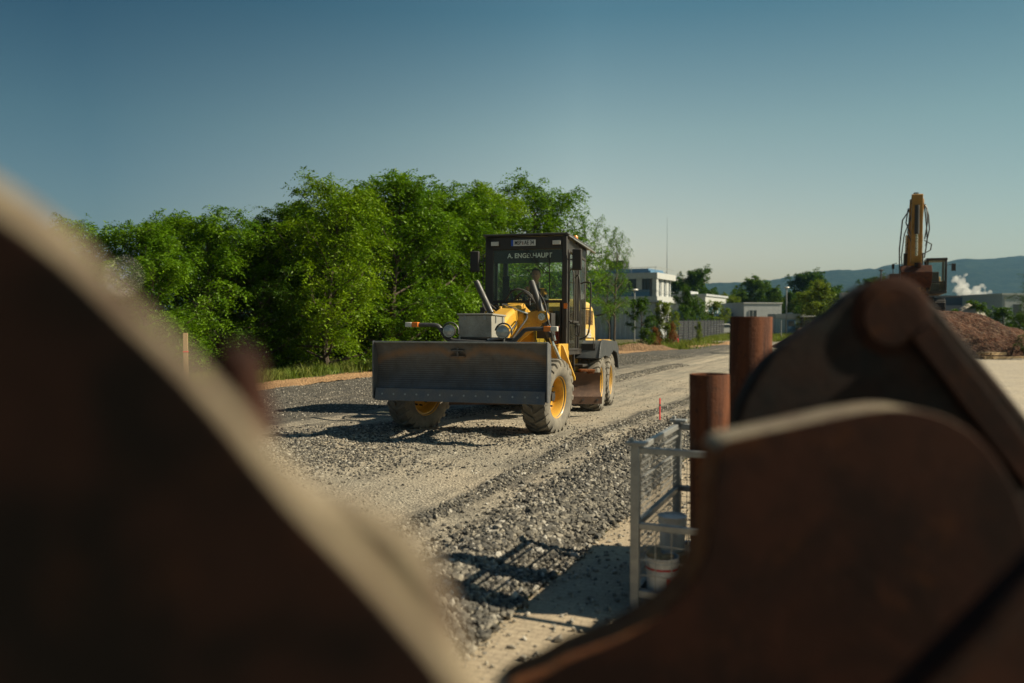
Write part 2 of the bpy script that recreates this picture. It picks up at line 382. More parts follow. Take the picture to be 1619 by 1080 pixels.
def road_z(x, y):
    s, l = sl(np.asarray(x, float), np.asarray(y, float)); l0 = l - shift(s)*np.clip((-2.1-l)/13, 0, 1)
    z = base_z(x, y)
    near = 1 - sst(40, 70, s)
    z = z + .085*np.exp(-((l0+2.75)/.36)**2)*near*(1+.45*fbm(x, y, 2.3, 3, 1))
    z = z + .05*np.exp(-((l0+3.82)/.13)**2)*near*(.8+.6*fbm(x, y, 3.0, 3, 2))
    z = z + .035*np.exp(-((l0+7.6)/.35)**2)*near + .03*np.exp(-((l0+9.6)/.3)**2)*near
    z = z + .035*sst(-9, -10.5, l0)*(1+.5*fbm(x, y, 2, 2, 3)) + .012*fbm(x, y, 3.2, 4, 4)*near + .02*fbm(x, y, .5, 2, 5)
    # ruts left by the wheels, lumps pushed up in front of the machine
    z = z - .02*np.exp(-((l0+5.2)/.22)**2) - .02*np.exp(-((l0+6.9)/.22)**2)
    d = np.hypot((x+1.5)/2.4, (y-12.9)/1.1); z = z + .05*np.exp(-d*d)*(.5+fbm(x, y, 5, 3, 6))*(1-np.exp(-(((x-.6)/.5)**2+((y-13.1)/.5)**2)))
    d = np.hypot((x+3.4)/1.6, (y-10.6)/.7); z = z + .05*np.exp(-d*d)*(.6+.9*fbm(x, y, 6, 3, 7))
    return z + .03
def strip(name, s_vals, l0, l1, nl, zf, mat, follow=True, skirt=.0):
    L = np.linspace(0, 1, nl); V = []
    for s in s_vals:
        sh = float(shift(np.array(s))) if follow else 0
        a = l0 + (sh if follow else 0); b = l1
        if follow == 2: b = l1 + sh
        ls = a + (b-a)*L; x, y = xy(s, ls); V.append(np.stack([x, y, zf(x, y)], 1))
    V = np.concatenate(V); n = nl; i = np.arange(len(s_vals)-1)[:, None]*n + np.arange(n-1)[None]
    i = i.ravel(); F = np.stack([i, i+1, i+n+1, i+n], 1)
    o = np_mesh(name, V, F, mat, smooth=True); o['kind'] = 'structure'; return o

# ---- ground materials
def ground_mat(name, ca, cb, cc, s1=28, s2=1.2, bstr=.7, bdist=.03, rough=.95, streak=0):
    m, t, p, o = base_mat(name); v = coords(t)
    big = noise(t, v, s2, 6, .65); fine = noise(t, v, s1, 8, .8); cell = vor(t, v, s1*1.6, 'F1', 'Color'); cd_ = vor(t, v, s1*1.6)
    c = mixc(t, ramp(t, big, [(.35, 0.0), (.65, 1.0)]), ca, cb)
    c = mixc(t, ramp(t, fine, [(.48, 0.0), (.66, .8)]), c, cc)
    c = mixc(t, .5, c, ramp(t, cell, [(0.0, .45), (1.0, 1.45)]), 'MULTIPLY')
    if streak:
        mp = t.nodes.new('ShaderNodeMapping'); mp.inputs['Rotation'].default_value = (0, 0, math.atan2(RN[1], RN[0])*-1); lnk(t, v, mp.inputs[0])
        mp2 = t.nodes.new('ShaderNodeMapping'); mp2.inputs['Scale'].default_value = (2.2, .09, 1); lnk(t, mp.outputs[0], mp2.inputs[0])
        st = noise(t, mp2.outputs[0], 1.5, 7, .7)
        c = mixc(t, math_(t, 'MULTIPLY', ramp(t, st, [(.40, 0.0), (.62, 1.0)]), streak), c, (.085,.082,.076))
    lnk(t, c, p.inputs['Base Color']); p.inputs['Roughness'].default_value = rough; p.inputs['Specular IOR Level'].default_value = .25
    bump(t, p, math_(t, 'ADD', fine, math_(t, 'MULTIPLY', cd_, .8)), bstr, bdist); return m

def road_mat():
    m, t, p, o = base_mat('graded_gravel'); v = coords(t)
    sep = t.nodes.new('ShaderNodeSeparateXYZ'); lnk(t, v, sep.inputs[0]); X, Y = sep.outputs[0], sep.outputs[1]
    s_ = math_(t, 'ADD', math_(t, 'MULTIPLY', X, .4), math_(t, 'MULTIPLY', Y, .9165))
    l_ = math_(t, 'ADD', math_(t, 'MULTIPLY', X, .9165), math_(t, 'MULTIPLY', Y, -.4))
    q = math_(t, 'MAXIMUM', math_(t, 'SUBTRACT', s_, 20.0), 0.0)
    sh = math_(t, 'MULTIPLY', math_(t, 'SUBTRACT', math_(t, 'SQRT', math_(t, 'ADD', math_(t, 'MULTIPLY', q, q), 16.0)), 4.0), .175)
    k = math_(t, 'DIVIDE', math_(t, 'SUBTRACT', -2.1, l_), 13.0)
    l0 = math_(t, 'SUBTRACT', l_, math_(t, 'MULTIPLY', sh, k))
    wob = math_(t, 'MULTIPLY', math_(t, 'SUBTRACT', noise(t, v, .9, 5, .65), .5), 1.1)
    l1 = math_(t, 'ADD', l0, wob)
    u = math_(t, 'DIVIDE', math_(t, 'ADD', l1, 16.0), 16.0)          # 0 at -16, 1 at 0
    def U(l): return (l+16)/16
    zone = ramp(t, u, [(0, .95), (U(-9.8), .85), (U(-8.8), .45), (U(-7.4), .22), (U(-4.3), .10), (U(-4.0), .55), (U(-3.7), .6), (U(-3.5), .2), (U(-3.3), .35), (U(-3.05), 1.0), (U(-1.5), 1.0)])
    mp = t.nodes.new('ShaderNodeCombineXYZ'); lnk(t, math_(t, 'MULTIPLY', l0, 2.6), mp.inputs[0]); lnk(t, math_(t, 'MULTIPLY', s_, .11), mp.inputs[1])
    st = noise(t, mp.outputs[0], 1.3, 8, .7); mott = noise(t, v, 1.7, 7, .7)
    dark = math_(t, 'ADD', zone, math_(t, 'MULTIPLY', math_(t, 'SUBTRACT', st, .5), 2.2))
    dark = math_(t, 'ADD', dark, math_(t, 'MULTIPLY', math_(t, 'SUBTRACT', mott, .5), 1.3))
    fine = noise(t, v, 24, 8, .8)
    cell = vor(t, v, 34, 'F1', 'Color'); cdist = vor(t, v, 34); cell2 = vor(t, v, 90, 'F1', 'Color')
    hue = mixc(t, ramp(t, noise(t, v, .6, 3, .5), [(.35, 0.0), (.65, 1.0)]), (.36,.31,.235), (.275,.25,.20))
    stone = mixc(t, ramp(t, fine, [(.35, 0.0), (.7, 1.0)]), (.040,.040,.039), (.135,.122,.10))
    c = mixc(t, ramp(t, dark, [(.12, 0.0), (.85, 1.0)]), hue, stone)
    c = mixc(t, .55, c, ramp(t, cell, [(0.0, .45), (1.0, 1.5)]), 'MULTIPLY')
    c = mixc(t, .35, c, ramp(t, cell2, [(0.0, .5), (1.0, 1.5)]), 'MULTIPLY')
    lnk(t, c, p.inputs['Base Color']); p.inputs['Roughness'].default_value = .93; p.inputs['Specular IOR Level'].default_value = .3
    bump(t, p, math_(t, 'ADD', fine, math_(t, 'MULTIPLY', cdist, .9)), .75, .03); return m
def paving_mat():
    m, t, p, o = base_mat('block_paving'); v = coords(t)
    mp = t.nodes.new('ShaderNodeMapping'); mp.inputs['Rotation'].default_value = (0, 0, rad(23.6)); lnk(t, v, mp.inputs[0])
    b = t.nodes.new('ShaderNodeTexBrick'); b.inputs['Scale'].default_value = 8.0; b.inputs['Mortar Size'].default_value = .035; b.inputs['Mortar Smooth'].default_value = .4
    b.inputs['Brick Width'].default_value = 1.0; b.inputs['Row Height'].default_value = .5
    b.inputs['Color1'].default_value = (.38,.31,.215,1); b.inputs['Color2'].default_value = (.35,.285,.20,1); b.inputs['Mortar'].default_value = (.25,.205,.145,1)
    lnk(t, mp.outputs[0], b.inputs[0]); n = noise(t, v, 2.4, 7, .7); n2 = noise(t, v, 30, 6, .8)
    c = mixc(t, ramp(t, n, [(.45, 0.0), (.70, .85)]), b.outputs[0], (.26,.21,.145))
    c = mixc(t, ramp(t, n2, [(.60, 0.0), (.70, .7)]), c, (.10,.09,.07))
    c = mixc(t, .5, c, ramp(t, vor(t, v, 55, 'F1', 'Color'), [(0.0, .6), (1.0, 1.35)]), 'MULTIPLY')
    lnk(t, c, p.inputs['Base Color']); p.inputs['Roughness'].default_value = .92
    bump(t, p, math_(t, 'ADD', math_(t, 'MULTIPLY', b.outputs[1], -.7), math_(t, 'MULTIPLY', n2, .7)), .6, .012); return m
M['road'] = road_mat(); M['paving'] = paving_mat()
M['sand'] = ground_mat('sandy_soil', (.42,.255,.13), (.33,.19,.095), (.50,.34,.19), 12, 1.2, .9, .08)
M['earth'] = ground_mat('rough_grass_soil', (.13,.10,.055), (.07,.09,.03), (.18,.14,.08), 10, .8, .9, .08)
M['concrete'] = ground_mat('pale_concrete', (.36,.31,.235), (.30,.265,.21), (.40,.35,.28), 14, .5, .35, .01)
M['dug'] = ground_mat('dug_soil', (.25,.155,.085), (.14,.09,.05), (.34,.22,.13), 7, 1.6, 1.0, .12)
M['field'] = ground_mat('far_land', (.10,.12,.05), (.13,.13,.06), (.09,.10,.04), 1.5, .06, .3, .1)
M['soil'] = ground_mat('brown_soil_heap', (.090,.033,.014), (.042,.017,.009), (.18,.12,.08), 4.0, .7, 1.0, .15)

# ---- one big ground sheet
def big_ground():
    xs = np.concatenate([-np.geomspace(6000, 60, 14), np.linspace(-50, 60, 45), np.geomspace(70, 6000, 14)])
    ys = np.concatenate([[-400, -60], np.linspace(-12, 100, 60), np.geomspace(110, 6000, 20)])
    X, Y = np.meshgrid(xs, ys); Z = base_z(X, Y) - .06
    V = np.stack([X.ravel(), Y.ravel(), Z.ravel()], 1); n = len(xs)
    i = (np.arange(len(ys)-1)[:, None]*n + np.arange(n-1)[None]).ravel(); F = np.stack([i, i+1, i+n+1, i+n], 1)
    o = np_mesh('ground', V, F, M['field'], smooth=True); o['kind'] = 'structure'
big_ground()
sv = np.concatenate([np.arange(-8, 3, .4), np.arange(3, 16, .085), np.arange(16, 30, .16), np.arange(30, 60, .4), np.arange(60, 131, 2)])
strip('gravel_road', sv, -15.6, -2.1, 190, road_z, M['road'], True)
sv2 = np.concatenate([np.arange(-8, 60, .6), np.arange(60, 131, 3)])
strip('pavement', sv2, -2.1, .9, 12, lambda x, y: base_z(x, y)+.012, M['paving'], False)
strip('yard', sv2, .9, 40, 30, lambda x, y: base_z(x, y)+.004, M['concrete'], False)
def sand_z(x, y): return base_z(x, y) + .05 + .05*fbm(x, y, 1.6, 4, 11) + .03*fbm(x, y, 6, 2, 12)
strip('sand_strip', np.concatenate([np.arange(4, 60, .2), np.arange(60, 131, 2)]), -17.4, -15.5, 16, sand_z, M['sand'], 2)
def verge_z(x, y): return base_z(x, y) + .06 + .10*fbm(x, y, .9, 4, 14)
strip('grass_verge_ground', np.concatenate([np.arange(-4, 80, .8), np.arange(80, 131, 4)]), -46, -17.3, 30, verge_z, M['earth'], 2)

# ---- loose stones (one countless mass per kind of gravel)
def ico():
    t = (1+5**.5)/2
    V = np.array([(-1,t,0),(1,t,0),(-1,-t,0),(1,-t,0),(0,-1,t),(0,1,t),(0,-1,-t),(0,1,-t),(t,0,-1),(t,0,1),(-t,0,-1),(-t,0,1)], float)
    V /= np.linalg.norm(V[0]); F = np.array([(0,11,5),(0,5,1),(0,1,7),(0,7,10),(0,10,11),(1,5,9),(5,11,4),(11,10,2),(10,7,6),(7,1,8),(3,9,4),(3,4,2),(3,2,6),(3,6,8),(3,8,9),(4,9,5),(2,4,11),(6,2,10),(8,6,7),(9,8,1)])
    return V, F
IV, IF = ico()
def stones(name, x, y, r, mat, zf, seed=1, sink=.25):
    g = np.random.default_rng(seed); n = len(x)
    sc = r[:, None]*g.uniform(.55, 1.25, (n, 3)); sc[:, 2] *= .8
    V = IV[None]*(1 + g.normal(0, .20, (n, 12, 1))) * sc[:, None, :]
    a = g.uniform(0, 6.28, n); ca, sa = np.cos(a)[:, None], np.sin(a)[:, None]; b = g.normal(0, .5, n); cb, sb = np.cos(b)[:, None], np.sin(b)[:, None]
    X, Y, Z = V[..., 0], V[..., 1], V[..., 2]; X, Z = X*cb - Z*sb, X*sb + Z*cb; X, Y = X*ca - Y*sa, X*sa + Y*ca
    P = np.stack([X + x[:, None], Y + y[:, None], Z + (zf(x, y) + r*(.5-sink))[:, None]], 2).reshape(-1, 3)
    F = (IF[None] + (np.arange(n)*12)[:, None, None]).reshape(-1, 3)
    return np_mesh(name, P, F, mat)
def stone_mat(name, a, b, c):
    m, t, p, o = base_mat(name); gi = t.nodes.new('ShaderNodeNewGeometry')
    r = gi.outputs['Random Per Island']
    col = mixc(t, .5, ramp(t, r, [(0.0, a), (.55, b), (.85, c), (1.0, (.36,.34,.30))]), ramp(t, noise(t, coords(t), 60, 4, .7), [(.3, .6), (.7, 1.35)]), 'MULTIPLY')
    lnk(t, col, p.inputs['Base Color']); p.inputs['Roughness'].default_value = .85; return m
M['stone_dark'] = stone_mat('dark_basalt_chippings', (.050,.048,.044), (.115,.106,.088), (.24,.215,.17))
M['stone_pale'] = stone_mat('dusty_chippings', (.16,.145,.12), (.27,.245,.20), (.36,.32,.25))
g = np.random.default_rng(3)
def ptsin(n, s0, s1, l0, l1, pw=1.0):
    s = s0 + (s1-s0)*g.uniform(0, 1, n)**pw; l = g.uniform(l0, l1, n); l = l + shift(s)*np.clip((-2.1-l)/13, 0, 1); return xy(s, l)
def cat(*ps): return np.concatenate([p[0] for p in ps]), np.concatenate([p[1] for p in ps])
s_ = 3 + 40*g.uniform(0, 1, 46000)**1.5; l_ = -2.66 + g.normal(0, .33, 46000); k = (l_ < -2.06) & (l_ > -3.7); x, y = xy(s_[k], l_[k])
x2, y2 = xy(s_[k] + g.normal(0, .3, k.sum()), l_[k] + g.normal(0, .08, k.sum())); st = stones('gravel', x2, y2, g.gamma(5, .0019, len(x2)).clip(.004, .016), M['stone_pale'], road_z, 15)
tag(st, 'fine grit and dust-covered chips between the coarse stones of the windrow', 'gravel', kind='stuff')
r_ = g.gamma(5, .0044, len(x)).clip(.009, .038)*(1 - .3*sst(8, 20, s_[k]))
st = stones('gravel', x, y, r_, M['stone_dark'], road_z, 5); tag(st, 'windrow of coarse dark gravel along the edge of the tan block paving', 'gravel', kind='stuff')
a = ptsin(9000, 4, 40, -3.98, -3.68, 1.3); b = ptsin(9000, 5, 34, -8.0, -7.1); c_ = ptsin(22000, 12, 42, -15.6, -9.6)
ux = g.normal(-3.2, 1.2, 5000); uy = g.normal(10.9, .7, 5000); d_ = (ux, uy); ux = g.normal(-1.5, 1.8, 4500); uy = g.normal(12.7, .7, 4500)
keep = (np.hypot(ux-.61, uy-13.1) > .5) & (np.hypot(ux+1.56, uy-13.7) > .5)
x, y = cat(a, b, c_, d_, (ux[keep], uy[keep])); st = stones('gravel', x, y, g.gamma(5, .0032, len(x)).clip(.006, .026), M['stone_dark'], road_z, 6)
tag(st, 'finer dark chippings spread over the far side of the road and round the front wheels', 'gravel', kind='stuff')
a = ptsin(8000, 4, 26, -9.5, -3.0, 1.2); b = ptsin(2500, 3.2, 12, -2.3, 0.2)
x, y = a; st = stones('gravel', x, y, g.gamma(4, .0028, len(x)).clip(.004, .024), M['stone_pale'], road_z, 8, .35)
tag(st, 'small dusty pale chippings pressed into the rolled middle of the road', 'gravel', kind='stuff')
x, y = b; st = stones('gravel', x, y, g.gamma(4, .0035, len(x)).clip(.005, .03), M['stone_pale'], lambda x, y: base_z(x, y)+.012, 9, .2)
tag(st, 'scattered grit lying on the tan block paving', 'gravel', kind='stuff')

# ---- hills
def hills():
    prof = [(-200,470),(300,468),(700,462),(900,456),(1000,452),(1080,450),(1140,450),(1180,447),(1210,446),(1250,437),(1290,430),(1340,429),(1380,427),(1410,420),(1450,420),(1500,418),(1560,410),(1619,404),(1720,400),(1900,410),(2200,440)]
    YR = 2600.0; px = np.array([p[0] for p in prof], float); py = np.array([p[1] for p in prof], float)
    xs = np.linspace(-2300, 3000, 420); ridge = np.interp(xs/YR*FPX + 809.5, px, (HOR - py)/FPX*YR + 2)
    ridge = ridge + 3.0*fbm(xs, xs*0, .02, 4, 20)
    v = np.linspace(0, 1, 60); V = []
    for t in v:
        y = 1750 + t*1500; s = np.sin(np.clip((t)/.567, 0, 1)*PI/2)**1.15 if t < .567 else np.cos((t-.567)/.433*PI/2)
        z = ridge*s*(1 + .10*fbm(xs, np.full_like(xs, y), .006, 3, 21)*(s < .97)) + 4.5*fbm(xs, np.full_like(xs, y), .05, 4, 22)*min(1, s*3) - 3*(s < .02)
        V.append(np.stack([xs, np.full_like(xs, y), z], 1))
    V = np.concatenate(V); n = len(xs); i = (np.arange(len(v)-1)[:, None]*n + np.arange(n-1)[None]).ravel()
    m, t, p, o = base_mat('forested_hill'); vv = coords(t)
    c = mixc(t, ramp(t, noise(t, vv, .03, 8, .8), [(.4, 0.0), (.6, 1.0)]), (.016,.032,.026), (.035,.055,.035)); lnk(t, c, p.inputs['Base Color']); p.inputs['Roughness'].default_value = 1
    p.inputs['Specular IOR Level'].default_value = 0
    bump(t, p, noise(t, vv, .09, 8, .8), 1.0, 12)
    ob = np_mesh('hills', V, np.stack([i, i+1, i+n+1, i+n], 1), m, smooth=True); ob['kind'] = 'structure'
hills()

# ================================================================== TREES
def leaf_sprays(P, D, L, nleaf, ll, lw, droop, seed):
    """pinnate fronds: P base (n,3), D unit direction (n,3), L length (n,)"""
    g = np.random.default_rng(seed); n = len(P); up = np.array([0, 0, 1.0])
    Sd = np.cross(D, up); Sd /= np.linalg.norm(Sd, axis=1)[:, None] + 1e-6
    roll = g.normal(0, .55, n)[:, None]; N = np.cross(Sd, D); Sd = Sd*np.cos(roll) + N*np.sin(roll)
    t = np.linspace(.12, 1.0, nleaf)[None, :, None]
    B = P[:, None] + D[:, None]*(L[:, None, None]*t) - up*(droop*L[:, None, None]*t*t)
    sgn = np.where(np.arange(nleaf) % 2 == 0, 1, -1)[None, :, None]
    Lv = Sd[:, None]*sgn + D[:, None]*.45 - up*.25 + g.normal(0, .22, (n, nleaf, 3)); Lv /= np.linalg.norm(Lv, axis=2)[..., None]
    Wv = np.cross(Lv, np.cross(Lv, up) + g.normal(0, .5, (n, nleaf, 3))); Wv = np.cross(Lv, Wv); Wv /= np.linalg.norm(Wv, axis=2)[..., None] + 1e-6
    k = ll*g.uniform(.7, 1.25, (n, nleaf, 1)); q = k*lw/ll*.5
    V = np.stack([B, B + Lv*k*.5 + Wv*q, B + Lv*k, B + Lv*k*.5 - Wv*q], 2).reshape(-1, 3)
    return V, np.arange(len(V)).reshape(-1, 4)

def skeleton(H, R, seed, limbs=20, low=.08, shape='round', lean=0.0, twigs=8, fr=22, spray=.34, flat=.25):
    """returns branch MB + frond arrays; crown H high, R wide"""
    r = random.Random(seed); mb = MB(); P = []; D = []
    nt_ = 9; tp = []; x = y = 0.0
    for i in range(nt_):
        tp.append(Vector((x + lean*H*(i/8)**1.5, y, H*.93*i/(nt_-1)))); x += r.gauss(0, .012*H); y += r.gauss(0, .012*H)
    tr = [H*.017*(1-.9*i/(nt_-1)) + .008 for i in range(nt_)]; mb.tube(tp, tr, 7)
    def at_(u):
        f = u*(nt_-1); i = min(int(f), nt_-2); return tp[i].lerp(tp[i+1], f-i), tr[i]
    for i in range(limbs):
        u = low + (0.97-low)*((i+.5*r.random())/limbs); p0, rr = at_(u)
        az = i*2.4 + r.uniform(-.5, .5)
        if shape == 'round': wdt = math.sin(PI*min(1, max(0, (u*.86+.12))))**.6
        elif shape == 'vase': wdt = .45 + .75*u if u < .7 else 1.0 - (u-.7)*1.6
        else: wdt = 1.05 - u*.75
        L = R*wdt*r.uniform(.7, 1.22); el = flat + .9*u*u + r.uniform(-.15, .25)
        d = Vector((math.cos(az)*math.cos(el), math.sin(az)*math.cos(el), math.sin(el)))
        pts = [p0]; q = p0.copy(); dd = d.copy()
        for k in range(5):
            dd = (dd + Vector((r.gauss(0,.14), r.gauss(0,.14), r.gauss(.03,.10)))).normalized(); q = q + dd*(L/5); pts.append(q.copy())
        mb.tube(pts, [max(.006, rr*.55*(1-.85*k/5)) for k in range(6)], 5)
        for k in range(twigs):
            f = .25 + .75*(k+.5)/twigs; a = f*5; j = min(int(a), 4); b0 = pts[j].lerp(pts[j+1], a-j); ld = (pts[j+1]-pts[j]).normalized()
            td = (ld*.7 + Vector((r.gauss(0,.65), r.gauss(0,.65), r.gauss(.22,.45)))).normalized(); tl = R*r.uniform(.20, .42)*(1.15-.3*f)
            m_ = b0 + td*tl*.5 + Vector((0,0,.02)); e_ = b0 + td*tl - Vector((0,0,tl*.08)); mb.tube([b0, m_, e_], [.010, .006, .003], 4, caps=False)
            nf = max(3, int(fr*r.uniform(.6, 1.3)))
            for z in range(nf):
                h = r.random()**.7; pp = b0.lerp(m_, h*2) if h < .5 else m_.lerp(e_, h*2-1)
                pp = pp + Vector((r.gauss(0,.05), r.gauss(0,.05), r.gauss(0,.05)))*R*.35
                od = (td*.6 + Vector((r.gauss(0,.7), r.gauss(0,.7), r.gauss(.15,.5)))).normalized(); P.append(pp); D.append(od)
    return mb, np.array([tuple(p) for p in P]), np.array([tuple(d) for d in D])

TREE_CACHE = {}
def make_tree(name, key, loc, rz, scale, label, cat, group, leafm, H=7, R=2.8, seed=1, L=.62, nleaf=10, ll=.145, lw=.056, droop=.8, **kw):
    ck = (key, leafm)
    if ck not in TREE_CACHE:
        mb, P, D = skeleton(H, R, seed, **kw); gg = np.random.default_rng(seed)
        V, F = leaf_sprays(P, D, L*gg.uniform(.6, 1.25, len(P)), nleaf, ll, lw, droop, seed)
        crown = np_mesh('crown', V, F, M[leafm]); trunk = mb.build('trunk', M['bark'], fix=False)
        TREE_CACHE[ck] = (trunk.data, crown.data); bpy.data.objects.remove(crown); bpy.data.objects.remove(trunk)
    td, cdt = TREE_CACHE[ck]; e = empty(name, loc, rz); e.scale = (scale if isinstance(scale, tuple) else (scale,)*3)
    for nm, d in (('trunk', td), ('crown', cdt)):
        o = bpy.data.objects.new(nm, d); C.objects.link(o); o.parent = e
    return tag(e, label, cat, group)
def gz(x, y): return float(base_z(x, y))
G_ = 'locust trees lining the far side of the road'
LOC = [dict(key='l%d' % i, H=7.2, R=3.1, seed=40+i, limbs=36, low=.05, twigs=8, fr=15, shape='round') for i in range(4)]
# px, depth, variant, height, width factor, label
TL = [(120,24.5,0,4.7,1.1,'locust tree farthest left, mostly hidden by the blurred bucket plate'),
 (235,24.5,1,4.6,1.1,'low locust tree with feathery top just right of the blurred left bucket plate'),
 (330,28.0,2,5.35,1.15,'locust tree behind the pale wooden stake'),
 (415,29.5,3,5.35,1.1,'broad dark locust tree between the wooden stake and the tall bright locust'),
 (520,29.5,0,6.65,1.0,'tall bright yellow-green locust whose bare slim trunk stands at the sandy edge'),
 (625,33.5,1,7.4,1.05,'locust tree behind the left end of the dozer blade'),
 (700,37.0,2,7.5,1.1,'locust tree above the silver box of the grader'),
 (770,41.0,3,8.3,1.1,'locust tree directly behind the grader cab'),
 (842,44.0,0,8.9,1.05,'tallest locust, its feathery crown rising over the cab roof'),
 (465,36.0,1,6.6,1.1,'locust tree in the back row left of the bright slim-trunked one'),
 (575,38.0,3,7.5,1.1,'locust tree in the back row topping the bright slim-trunked one'),
 (680,44.0,0,7.7,1.15,'back row locust closing the gap above the headlights'),
 (370,40.0,0,5.4,1.3,'back row locust whose crown shows between the two low ones'),
 (525,44.0,2,7.2,1.3,'back row locust darkening the gap right of the bright one'),
 (630,48.0,1,8.0,1.3,'back row locust deep behind the left headlight'),
 (745,50.0,2,8.2,1.3,'back row locust deep behind the cab'),
 (280,35.0,3,5.9,1.25,'back row locust behind the low feathery-topped one')]
for i, (px, Y, v, h, wf, lb) in enumerate(TL):
    X = (px-809.5)/FPX*Y; kw = dict(LOC[v]); key = kw.pop('key'); s = h/7.2
    make_tree('locust_tree', key, (X, Y, gz(X, Y)), i*1.7, (s*wf, s*wf, s), lb, 'tree', G_, 'leaf_bright' if i in (4, 7) else 'leaf_dark' if i in (3, 9, 11, 13, 14, 15, 16) else 'leaf_locust', **kw)
# underbrush below the locusts
gr = random.Random(5)
for i in range(12):
    px = 400 + i*40 + gr.uniform(-10, 10); Y = 30.5 + i*1.05 + gr.uniform(-.8, .8); X = (px-809.5)/FPX*Y
    nb = ['just right of the left bucket plate','left of the bright slim-trunked locust','beside the trunk of the bright slim-trunked locust','right of the slim trunk, next to the blade','behind the left end of the blade','behind the left indicator lamp','behind the left headlight','behind the silver box','behind the grader frame','behind the cab floor','behind the cab door','behind the engine hood'][i]
    make_tree('undergrowth_shrub', 'shrub%d' % (i % 3), (X, Y, gz(X, Y)), i*2.1, gr.uniform(1.15, 1.6), 'leafy shrub filling in under the locusts ' + nb, 'shrub', 'shrubs under the locust trees', 'leaf_mid' if i % 3 == 1 else 'leaf_dark',
        H=2.6, R=1.5, seed=70 + i % 3, limbs=16, low=.02, twigs=6, fr=18, L=.24, nleaf=7, ll=.075, lw=.045, flat=.35)
# young trees right of the grader
for i, (px, Y, h, wf, lb, lf, v) in enumerate([(932,50,8.0,.72,'slim young locust just behind the grader hood','leaf_locust',0),
     (972,52,7.4,.62,'young locust with bent bare trunk in front of the grey corrugated shed','leaf_locust',1),
     (962,55,6.4,.55,'thin young locust between two others before the shed','leaf_mid',2)]):
    X = (px-809.5)/FPX*Y; s = h/7.2
    make_tree('young_tree', 'y%d' % v, (X, Y, gz(X, Y)), i*2.0, (s*wf, s*wf, s), lb, 'tree', 'young trees before the shed', lf, H=7.2, R=2.7, seed=90+v, limbs=18, low=.28, twigs=6, fr=15, L=.42, ll=.085, lw=.045)
X = (1014-809.5)/FPX*60
make_tree('small_round_tree', 'sr', (X, 60, gz(X, 60)), 0, 1, 'little round-crowned tree on twin stems before the shed corner', 'tree', None, 'leaf_dark', H=3.4, R=1.35, seed=120, limbs=16, low=.35, twigs=6, fr=16, L=.22, nleaf=6, ll=.1, lw=.06)
def bush(px, Y, h, wf, leafm, lb, seed, grp='bushes around the far road', name='bush', cat='bush'):
    X = (px-809.5)/FPX*Y; s = h/2.6
    make_tree(name, 'b%d' % (seed % 3), (X, Y, gz(X, Y)), seed*1.3, (s*wf, s*wf, s), lb, cat, grp, leafm, H=2.6, R=1.4, seed=130+seed % 3, limbs=18, low=.02, twigs=6, fr=16, L=.26, nleaf=6, ll=.11, lw=.06, flat=.5)
bush(1052,56,2.7,.8,'leaf_yellow','yellow-green bush at the near end of the dark mesh fence',0)
bush(1037,52,1.2,.9,'leaf_red','low bush with red autumn leaves left of the mesh fence',1)
bush(1064,55,1.5,.55,'leaf_red','upright reddish bush against the first fence panel',2)
bush(1022,50,1.2,1.1,'leaf_mid','small green bush on the sandy mound',0)
bush(1086,84,4.6,.6,'leaf_dark','dark bush behind the fence in front of the white annex',1)
bush(1102,90,3.8,1.1,'leaf_mid','green hedge bush behind the middle of the fence',2)
bush(1132,100,3.6,1.1,'leaf_yellow','bright hedge bush behind the far part of the fence',0)
bush(1106,62,1.5,.5,'leaf_yellow','thin leafy seedling in front of the fence',1)
bush(1300,84,5.0,1.0,'leaf_yellow','yellowish bush behind the loader cab',1)
bush(1285,92,4.6,1.0,'leaf_yellow','brownish bush behind the site container',2)
bush(1585,64,2.5,1.2,'leaf_dark','dark green bush on the far slope of the soil heap',0)
bush(1545,66,2.9,1.3,'leaf_mid','green bush peeking over the top of the soil heap',1)
bush(1622,60,2.1,1.2,'leaf_mid','bush at the right edge beyond the soil heap',2)
bush(1655,66,3.0,1.0,'leaf_dark','dark bush cut by the right edge beside the white flat building',1)
def big(px, Y, h, wf, leafm, lb, seed):
    X = (px-809.5)/FPX*Y; s = h/9.0
    make_tree('background_tree', 'g%d' % (seed % 4), (X, Y, gz(X, Y)), seed*1.9, (s*wf, s*wf, s), lb, 'tree', 'broad trees in the far background', leafm, H=9, R=4.0, seed=150+seed % 4, limbs=26, low=.05, twigs=9, fr=17, L=.5, nleaf=6, ll=.26, lw=.17, flat=.35)
big(1098,150,10.5,1.0,'leaf_dark','dark spreading tree right behind the office block annex',0)
big(1072,165,9.5,1.0,'leaf_dark','dark tree half hidden by the office annex',1)
big(1125,175,8.0,1.2,'leaf_dark','lower dark tree right of the annex tree',2)
big(1150,150,6.2,1.3,'leaf_yellow','yellow-green tree left of the white house',3)
big(1192,160,9.5,1.2,'leaf_mid','light green tree standing behind the white house',1)
big(1225,150,7.5,1.0,'leaf_mid','tree behind the right end of the white house',2)
big(1252,125,5.8,.9,'leaf_dark','dark tree between the white house and the container',3)
big(1268,165,10.8,1.1,'leaf_dark','dark round tree, left of the twin tops behind the container',0)
big(1292,168,10.6,1.1,'leaf_dark','dark round tree, right of the twin tops behind the container',2)
big(1318,150,7.2,1.1,'leaf_mid','green tree under the right side of the dark twin tops',3)
big(1262,135,5.6,1.4,'leaf_yellow','sunny yellow-green tree above the container roof',1)
big(1170,190,8,1.3,'leaf_mid','distant tree left of the light green one',2)
big(1375,140,8.6,1.0,'leaf_dark','dark tree just behind the top of the bucket ear',0)
big(1345,200,6.6,1.0,'leaf_dark','distant tree over the shoulder of the bucket ear',1)
